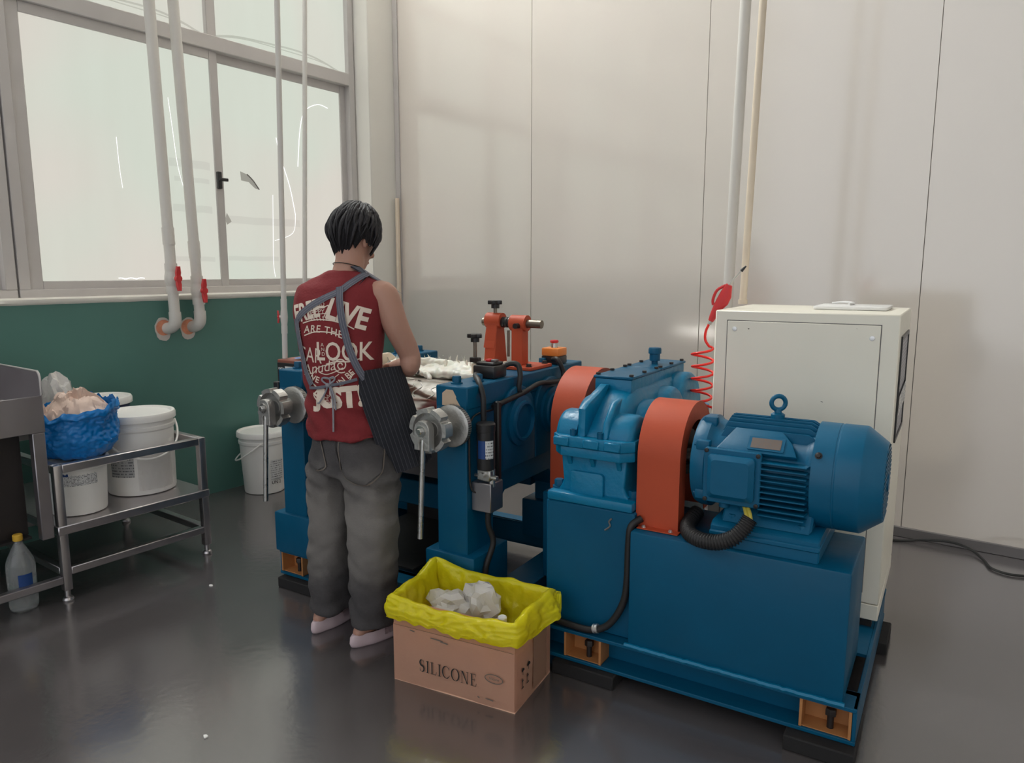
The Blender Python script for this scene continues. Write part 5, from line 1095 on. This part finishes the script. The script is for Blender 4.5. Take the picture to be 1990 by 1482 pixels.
# hips, legs and feet
AL, AR = Vector((-2.285, 1.865, .09)), Vector((-2.055, 1.880, .09))
limb(bm, [(Vector((-2.235, 1.925, .84)), .06), (Vector((-2.25, 1.9, .70)), .065), (Vector((-2.262, 1.888, .48)), .055), (Vector((-2.27, 1.875, .30)), .05), (AL, .036)], 5)
limb(bm, [(Vector((-2.15, 1.935, .84)), .06), (Vector((-2.075, 1.922, .70)), .07), (Vector((-2.035, 1.915, .48)), .055), (Vector((-2.04, 1.895, .30)), .05), (AR, .036)], 5)
def foot(bm, a, deg):
    f = Vector((-sin(radians(deg)), cos(radians(deg)), 0)); s = Vector((f.y, -f.x, 0)); g = Vector((a.x, a.y, 0)) - f * .065; rg = []
    for t, w, h, z0 in ((0, .016, .03, .036), (.02, .028, .055, .034), (.06, .033, .085, .034), (.11, .035, .075, .036), (.16, .042, .05, .034), (.2, .044, .036, .034), (.235, .038, .026, .034), (.255, .02, .018, .034)):
        rg.append([g + f * t + s * (w * cos(q)) + Vector((0, 0, z0 + h * .5 + h * .5 * sin(q))) for q in [2 * pi * i / 16 for i in range(16)]])
    loft(bm, rg)
    for k in range(5):
        o = .03 - .0155 * k; L = (.262, .258, .25, .24, .228)[k] if deg < 0 else (.228, .24, .25, .258, .262)[k]
        limb(bm, [(g + f * (L - .04) + s * o + Vector((0, 0, .045)), .010), (g + f * L + s * o + Vector((0, 0, .042)), .0085)], 2, 8)
foot(bm, AL, 8); foot(bm, AR, -6)
bm = fuse(bm, .0052, 2); part(pr_, 'body', bm, 'skin', 180)
for sx in (-1, 1):
    bm = BM(); sphere(bm, hp_(sx * .03, .089, .004), .0115); e_ = part(pr_, 'eye', bm, 'paper'); bm = BM(); sphere(bm, hp_(sx * .03, .0985, .003), .0045); part(e_, 'iris', bm, 'ink')
    bm = BM(); tube(bm, [hp_(sx * .015, .098, .022), hp_(sx * .03, .099, .027), hp_(sx * .047, .088, .022)], .003, 6, 4); part(pr_, 'eyebrow', bm, 'hair')
bm = BM(); torus(bm, Vector((-2.2235, 1.990, 1.462)), (0, .3, 1), .0605, .0017, 40, 6); part(pr_, 'necklace', bm, 'cord')
# ---- hair: cap of thick strands, longer over ears and forehead, tapered at the nape
bm = BM(); N_, M_ = 96, 34
def hair(u, v):
    a = 2 * pi * u; sn, cs = sin(a), cos(a)            # a = pi/2 is the front
    low = -.052 if sn < -.25 else (-.075 + .09 * max(0, sn - .2) if abs(cs) > .55 else .01)
    if sn < 0: low = -.088 + .03 * abs(cs) ** 2 * 0 - .012 * sn * 0
    if abs(cs) > .8: low = -.05 + .0 * sn
    if sn > .62: low = .018
    if abs(a - .0) < .35 or abs(a - pi) < .35 or a > 2 * pi - .35: low = -.022
    th = (pi * .5 - math.atan2(low, .09)) * v
    strand = .0035 * noise.noise(Vector((a * 9, v * 2.2, 0))) + .003 * noise.noise(Vector((a * 26, v * 3, 4))) * (.3 + v)
    rx, ryf, ryb, rz = .0925 + strand, .113 + strand, .112 + strand, .134 + strand
    r = sin(th); z = cos(th) * rz; dn = max(0., -z - .005) / .09; tp = 1 - (.34 * dn ** 1.3 if sn < .2 else .12 * dn)
    z += (.020 * noise.noise(Vector((a * 5, 2, 8))) + .014 * noise.noise(Vector((a * 17, 5, 8)))) * max(0, v - .6) / .4
    return hp_(r * rx * cs * tp, (ryf if sn > 0 else ryb) * r * sn * tp - .004, z + .004)
grid(bm, hair, N_, M_, False, True); thicken(bm, .006); hr = part(pr_, 'hair', bm, 'hair', 80)
bm = BM(); rnd = random.Random(11)
for k in range(240):      # layered locks lying over the cap
    a = rnd.uniform(0, 2 * pi); v0 = rnd.uniform(.05, .55); L = rnd.uniform(.25, .5); da = rnd.uniform(-.25, .25)
    if sin(a) > .6 and v0 > .3: continue
    P = []
    for i in range(6):
        t = i / 5; p = hair(((a + da * t * t) / (2 * pi)) % 1, min(1.0, v0 + L * t)); nrm = (p - HC).normalized(); P.append(p + nrm * (.001 + .003 * sin(pi * t)))
    w = rnd.uniform(.004, .008); tube(bm, P, 0, 5, 3, True, lambda t: max(.0006, w * sin(pi * min(.98, t * .8 + .18))))
lk = part(hr, 'locks', bm, 'hair', 80); lk['kind'] = 'stuff'

# ---- jeans
LL = [(.79, -2.225, 1.922, .10, .118), (.70, -2.248, 1.902, .092, .112), (.60, -2.258, 1.888, .086, .104), (.48, -2.260, 1.885, .085, .098), (.36, -2.262, 1.882, .082, .095), (.24, -2.264, 1.88, .080, .094), (.12, -2.268, 1.88, .081, .096), (.088, -2.27, 1.882, .083, .098)]
RL = [(.79, -2.12, 1.932, .115, .118), (.70, -2.068, 1.922, .112, .115), (.60, -2.046, 1.915, .103, .108), (.48, -2.036, 1.91, .096, .101), (.36, -2.036, 1.906, .090, .097), (.24, -2.040, 1.902, .086, .095), (.12, -2.043, 1.90, .084, .096), (.078, -2.045, 1.90, .083, .098)]
bm = BM()
for q in (LL, RL): loft(bm, [body_ring(z, x, y, a, b, 12, 32) for z, x, y, a, b in q])
loft(bm, [body_ring(z, x, y, a, b, 12) for z, x, y, a, b in ((.66, -2.155, 1.912, .15, .105), (.70, -2.162, 1.915, .168, .117), (.77, -2.178, 1.922, .154, .118), (.84, -2.188, 1.925, .138, .110), (.87, -2.19, 1.925, .135, .107))])
bm = fuse(bm, .008, 6)
for v in bm.verts:
    p = v.co; lw = max(0, min(1, (.5 - p.z) / .3)); kn = math.exp(-((p.z - .47) / .12) ** 2)
    sd = 1 if p.x > -2.155 else -1
    f = .007 * lw * sin(p.z * 70 + 5 * noise.noise(p * 7) + sd * 26 * (p.x - (-2.04 if sd > 0 else -2.265))) * (.4 + .8 * abs(noise.noise(p * 5 + Vector((3, 0, 0)))))
    f += .014 * kn * noise.noise(Vector((p.x * 9 + p.z * 10, p.y * 9, p.z * 14))) + .011 * noise.noise(Vector((p.x * 16, p.y * 16, p.z * 5))) + .006 * (.3 - abs(noise.noise(Vector((p.x * 14 + p.z * 9, p.y * 14, p.z * 20)))))
    f += .008 * math.exp(-((p.z - .66) / .06) ** 2) * sin(p.z * 95 + (p.x + 2.15) * 40)
    v.co = p + v.normal * f * (.5 if p.z > .76 else 1)
for _ in range(2): bmesh.ops.smooth_vert(bm, verts=list(bm.verts), factor=.4, use_axis_x=True, use_axis_y=True, use_axis_z=True)
jb = BVHTree.FromBMesh(bm); jn = part(pr_, 'jeans', bm, 'denim', 180)
# ---- shirt
bm = BM(); loft(bm, [body_ring(*q) for q in SHIRT])
for s_ in (SR, SL): sphere(bm, s_ + (Vector((-2.236, 1.958, 1.34)) - s_) * .22 + Vector((0, 0, .006)), .058, .8, 1, 1)
bm = fuse(bm, .008, 5)
for v in bm.verts:
    p = v.co; f = .006 * noise.noise(Vector((p.x * 7 + p.z * 6, p.y * 7, p.z * 9))) + .006 * math.exp(-((p.z - .93) / .09) ** 2) * sin(p.z * 75 + (p.x + 2.2) * 45 + 3 * noise.noise(p * 6)) + .004 * noise.noise(p * 22)
    if p.z < .83: f += .008 * noise.noise(Vector((p.x * 16, p.y * 16, 1)))
    v.co = p + v.normal * f
    if p.z < .82: v.co.z += .018 * (p.x + 2.2) * 2 + .008 * noise.noise(Vector((p.x * 10, p.y * 10, 4)))
sbv = BVHTree.FromBMesh(bm); sh = part(pr_, 'shirt', bm, 'shirt', 180)

# cloth details lie on the cloth: layout plane behind the back, cast forward onto the garment
RV, FV = Vector((.811, .585, 0)), Vector((-.585, .811, 0)); KP = .001937
OP = RV * -.668 + FV * 2.55; OP.z = 1.2005
def on(tree, a, b, off=.002):
    """a to the right, b up (metres) from the middle of the back"""
    o = OP + RV * a + Vector((0, 0, b)); h, n, i, d = tree.ray_cast(o, FV)
    if h is None:
        h, n, i, d = tree.find_nearest(o + FV * .3)
    if n.dot(FV) > 0: n = -n
    return h + n * off, n
L2 = lambda x, y: ((x - 650) * KP, (650 - y) * KP)
def refine(V, P, mx=.011):
    t = BM(); vs = [t.verts.new((a, b, 0)) for a, b in V]
    for p in P:
        try: t.faces.new([vs[i] for i in p])
        except ValueError: pass
    bmesh.ops.triangulate(t, faces=list(t.faces))
    for _ in range(4):
        es = [e for e in t.edges if e.calc_length() > mx]
        if not es: break
        bmesh.ops.subdivide_edges(t, edges=es, cuts=1); bmesh.ops.triangulate(t, faces=[f for f in t.faces if len(f.verts) > 3])
    t.verts.index_update(); r = [(v.co.x, v.co.y) for v in t.verts], [[v.index for v in f.verts] for f in t.faces]; t.free(); return r
pbm = BM()
def put(s, x, y, h, bold=.0, rot=0., shear=0., bend=0., sx=1., off=.0016, space=1.):
    V, P = text_polys(s, h * KP * 1.4, bold, shear, space); V, P = refine(V, P); cx, cy = L2(x, y); c_, s_ = cos(radians(rot)), sin(radians(rot)); hh = h * KP / 2
    def f(a, b):
        a *= sx; b = b - hh - bend * a * a * 40; return on(sbv, cx + a * c_ - b * s_, cy + a * s_ + b * c_, off)[0]
    add_polys(pbm, V, P, f)
def line(pts, w=2.2, off=.0016, k=5):
    Q = spline([(x, y, 0) for x, y in pts], k); V = []; P = []
    for i, p in enumerate(Q):
        d = (Q[min(i + 1, len(Q) - 1)] - Q[max(0, i - 1)]).normalized(); n = Vector((-d.y, d.x, 0)) * w / 2
        V += [L2(p.x + n.x, p.y + n.y), L2(p.x - n.x, p.y - n.y)]
    P = [[2 * i, 2 * i + 1, 2 * i + 3, 2 * i + 2] for i in range(len(Q) - 1)]
    add_polys(pbm, V, P, lambda a, b: on(sbv, a, b, off)[0])
put('FREE', 590, 600, 34, .03, 15, .1, 0, .60); put('LIVE', 677, 604, 40, .035, -17, 0, 0, .80)
put('GOOD', 614, 587, 8, .0, 2); put('HAPPY', 613, 601, 9, .0, 3); line([(596, 594), (632, 592)], 5); line([(596, 608), (636, 604)], 1.5); line([(632, 592), (640, 590), (630, 612)], 2)
for k in range(6): line([(600 + k * 7, 610), (606 + k * 6, 618)], 1.5, k=1)
line([(585, 624), (610, 617), (640, 617), (668, 623), (690, 634)], 2.2); line([(588, 648), (612, 640), (640, 640), (660, 645)], 2.2)
put('& ARE THEY', 625, 634, 14, .012, -5, 0, .05, .95, space=1.15)
put('CAR', 598, 684, 30, .0, -4, 0, 0, .68); put('A', 627, 664, 7); put('N', 628, 673, 7); put('D', 629, 682, 7)
put('LOOK', 668, 676, 36, .012, 0, 0, 0, .78); line([(634, 702), (655, 696), (680, 696), (702, 690)], 2.4)
put('Anuda', 616, 709, 21, -.002, 12, .35, 0, .95); line([(596, 716), (604, 722), (620, 708), (650, 700)], 1.6)
sp_ = [(664 + (2.5 + 1.1 * t) * cos(t), 703 - (2.5 + 1.1 * t) * sin(t)) for t in [i * .55 for i in range(22)]]; line(sp_, 2.3, k=2)
line([(618, 718), (634, 722), (652, 716), (668, 708)], 1.8); line([(688, 716), (680, 732), (664, 742)], 1.8); line([(628, 730), (645, 730), (660, 720)], 1.5)
put('WE', 606, 730, 12, .02, -18); put('IN BE', 672, 727, 12, .012, 40); put('J', 617, 768, 34, .06, -8); put('U', 636, 768, 34, .05, -4); put('ST!', 674, 764, 38, .06, 5, 0, 0, .92)
star = []
for i in range(24):
    a = 2 * pi * i / 24; r = 15 if i % 2 else 8; star.append((644 + r * cos(a), 770 + r * .8 * sin(a)))
line(star + star[:1], 1.8, .0022, 1); line([(603, 740), (614, 752), (606, 765), (620, 778)], 3); line([(605, 760), (625, 772), (640, 782)], 4)
bmesh.ops.recalc_face_normals(pbm, faces=list(pbm.faces)); part(sh, 'printed_lettering', pbm, 'print', 80, 'cream slogan print on the back')

def ribbon(root, name, tree, pts, w, m, off=.004, k=6, t=.003):
    """cloth strap lying on a garment; pts are layout positions"""
    Q = spline([(x, y, 0) for x, y in pts], k); bm = BM(); prev = None; ul = bm.loops.layers.uv.verify(); rows = []
    W = [on(tree, *L2(p.x, p.y), off) for p in Q]
    for i, (p, n) in enumerate(W):
        d = (W[min(i + 1, len(W) - 1)][0] - W[max(0, i - 1)][0]).normalized(); s = d.cross(n).normalized(); rows.append([bm.verts.new(p + s * w * (j / 4 - .5) + n * (.001 if j in (1, 2, 3) else 0)) for j in range(5)])
    for i in range(len(rows) - 1):
        for j in range(4):
            f = bm.faces.new((rows[i][j], rows[i][j + 1], rows[i + 1][j + 1], rows[i + 1][j]))
            for lp, (a, b) in zip(f.loops, ((j, i), (j + 1, i), (j + 1, i + 1), (j, i + 1))): lp[ul].uv = (a / 4, b)
    bmesh.ops.recalc_face_normals(bm, faces=list(bm.faces)); thicken(bm, t); return part(root, name, bm, m, 60)
ap = thing('apron', 'charcoal pinstripe apron worn over the red shirt, tied at the back', 'apron', (-2.1, 1.95, .7))
bpy.data.objects.remove(ap)      # the apron is worn: it belongs to the person
ribbon(pr_, 'apron_strap', sbv, [(712, 528), (700, 534), (680, 548), (660, 563), (635, 574), (605, 590), (582, 607), (572, 620)], .027, 'strap', .006)
ribbon(pr_, 'apron_strap', sbv, [(661, 556), (664, 585), (670, 625), (680, 668), (694, 706), (706, 730)], .026, 'strap', .009)
ribbon(pr_, 'apron_strap', sbv, [(571, 616), (576, 645), (584, 685), (592, 720), (604, 744)], .024, 'strap', .006)
ribbon(pr_, 'apron_tie', sbv, [(600, 750), (620, 748), (640, 743), (665, 738), (694, 730)], .009, 'strap', .007)
bm = BM()
for q in ([(640, 742), (628, 734), (630, 728), (642, 730), (644, 740)], [(640, 742), (652, 732), (650, 726), (640, 730)], [(640, 742), (632, 760), (622, 776), (618, 778)], [(643, 744), (648, 770), (650, 800), (650, 832)], [(645, 744), (652, 765), (654, 790)]):
    tube(bm, [on(sbv, *L2(x, y), .010)[0] for x, y in q], .0035, 7, 5)
sphere(bm, on(sbv, *L2(640, 742), .012)[0], .009); part(pr_, 'apron_knot', bm, 'strap')
# apron skirt hanging round the right hip
bm = BM()
top = [Vector((-2.098, 1.872, 1.065)), Vector((-2.045, 1.900, 1.078)), Vector((-2.012, 1.955, 1.085)), Vector((-2.005, 2.02, 1.085)), Vector((-2.03, 2.075, 1.08))]
bot = [Vector((-1.985, 1.935, .672)), Vector((-1.94, 1.965, .685)), Vector((-1.905, 2.005, .705)), Vector((-1.893, 2.06, .71)), Vector((-1.92, 2.12, .715))]
tp_, bp_ = spline(top, 6), spline(bot, 6)
def skirt(u, v):
    i = u * (len(tp_) - 1); j = min(len(tp_) - 2, int(i)); f = i - j; a = tp_[j].lerp(tp_[j + 1], f); b = bp_[j].lerp(bp_[j + 1], f); p = a.lerp(b, v)
    return p + Vector((.6, -.6, 0)) * (.008 * sin(u * 11 + v * 2) * v + .012 * sin(pi * v) * noise.noise(Vector((u * 3, v * 4, 0))))
grid(bm, skirt, 40, 40); thicken(bm, .003); part(pr_, 'apron_skirt', bm, 'apron', 60)
# back pockets and seams
OJ = OP
def jseam(pts, w, off, name, m):
    V = []; P = []; Q = spline([(x, y, 0) for x, y in pts], 6)
    for i, p in enumerate(Q):
        d = (Q[min(i + 1, len(Q) - 1)] - Q[max(0, i - 1)]).normalized(); n = Vector((-d.y, d.x, 0)) * w / 2; V += [L2(p.x + n.x, p.y + n.y), L2(p.x - n.x, p.y - n.y)]
    b_ = BM(); add_polys(b_, V, [[2 * i, 2 * i + 1, 2 * i + 3, 2 * i + 2] for i in range(len(Q) - 1)], lambda a, b: on(jb, a, b, off)[0]); return part(jn, name, b_, m, 80)
def pocket(poly):
    V, P = refine([L2(x, y) for x, y in poly], [list(range(len(poly)))]); b_ = BM(); add_polys(b_, V, P, lambda a, b: on(jb, a, b, .004)[0]); part(jn, 'back_pocket', b_, 'denim', 80)
pocket([(657, 853), (722, 846), (742, 862), (742, 908), (712, 928), (672, 918), (660, 880)]); pocket([(600, 846), (616, 848), (630, 902), (606, 914)])
jseam([(657, 853), (690, 851), (722, 846)], 3, .006, 'pocket_stitching', 'greyink'); jseam([(742, 862), (742, 908), (712, 928), (672, 918), (660, 880), (657, 853)], 2, .006, 'pocket_stitching', 'greyink')
jseam([(600, 848), (616, 849)], 3, .006, 'pocket_stitching', 'greyink'); jseam([(616, 849), (630, 902), (606, 914)], 2, .006, 'pocket_stitching', 'greyink')
jseam([(648, 838), (652, 870), (664, 905)], 2.5, .003, 'seat_seam', 'bolt')
# ---- foam slippers
def slipper(name, a, deg, lab):
    f = Vector((-sin(radians(deg)), cos(radians(deg)), 0)); s = Vector((f.y, -f.x, 0)); g = Vector((a.x, a.y, 0)) - f * .085; N = 48
    t = thing(name, lab, 'slipper', (g.x + f.x * .14, g.y + f.y * .14, 0), 'R', 'slippers on the feet')
    def outl(k, z, dz=0.):
        q = []
        for i in range(N):
            an = 2 * pi * i / N; y = .142 + .142 * sin(an) * k; w = (.046 + .010 * sin(an * 1. + .2)) * (1 - .12 * (sin(an) < -.6)) * k
            q.append(g + f * y + s * (w * abs(cos(an)) ** .85 * (1 if cos(an) > 0 else -1)) + Vector((0, 0, z + dz * max(0, sin(an)))))
        return q
    bm = BM(); loft(bm, [outl(.9, .0), outl(.985, .006), outl(1.02, .02), outl(1.0, .042), outl(.93, .052), outl(.84, .050), outl(.80, .038), outl(.5, .034)]); part(t, 'sole', bm, 'slipper', 60)
    bm = BM()
    def up(u, v):
        y = .125 + .145 * v; an = pi * u; w = (.054 if v < .6 else .054 * sqrt(max(.05, 1 - ((v - .6) / .42) ** 2))); h = .085 - .045 * v ** 1.4
        return g + f * y + s * (w * cos(an)) + Vector((0, 0, .03 + h * sin(an) ** .7))
    grid(bm, up, 24, 14); thicken(bm, -.008); part(t, 'upper', bm, 'slipper', 60)
slipper('slipper', AL, 8, 'pale pink foam slipper on the left foot, farther from the carton'); slipper('slipper', AR, -6, 'pale pink foam slipper on the right foot, next to the carton')
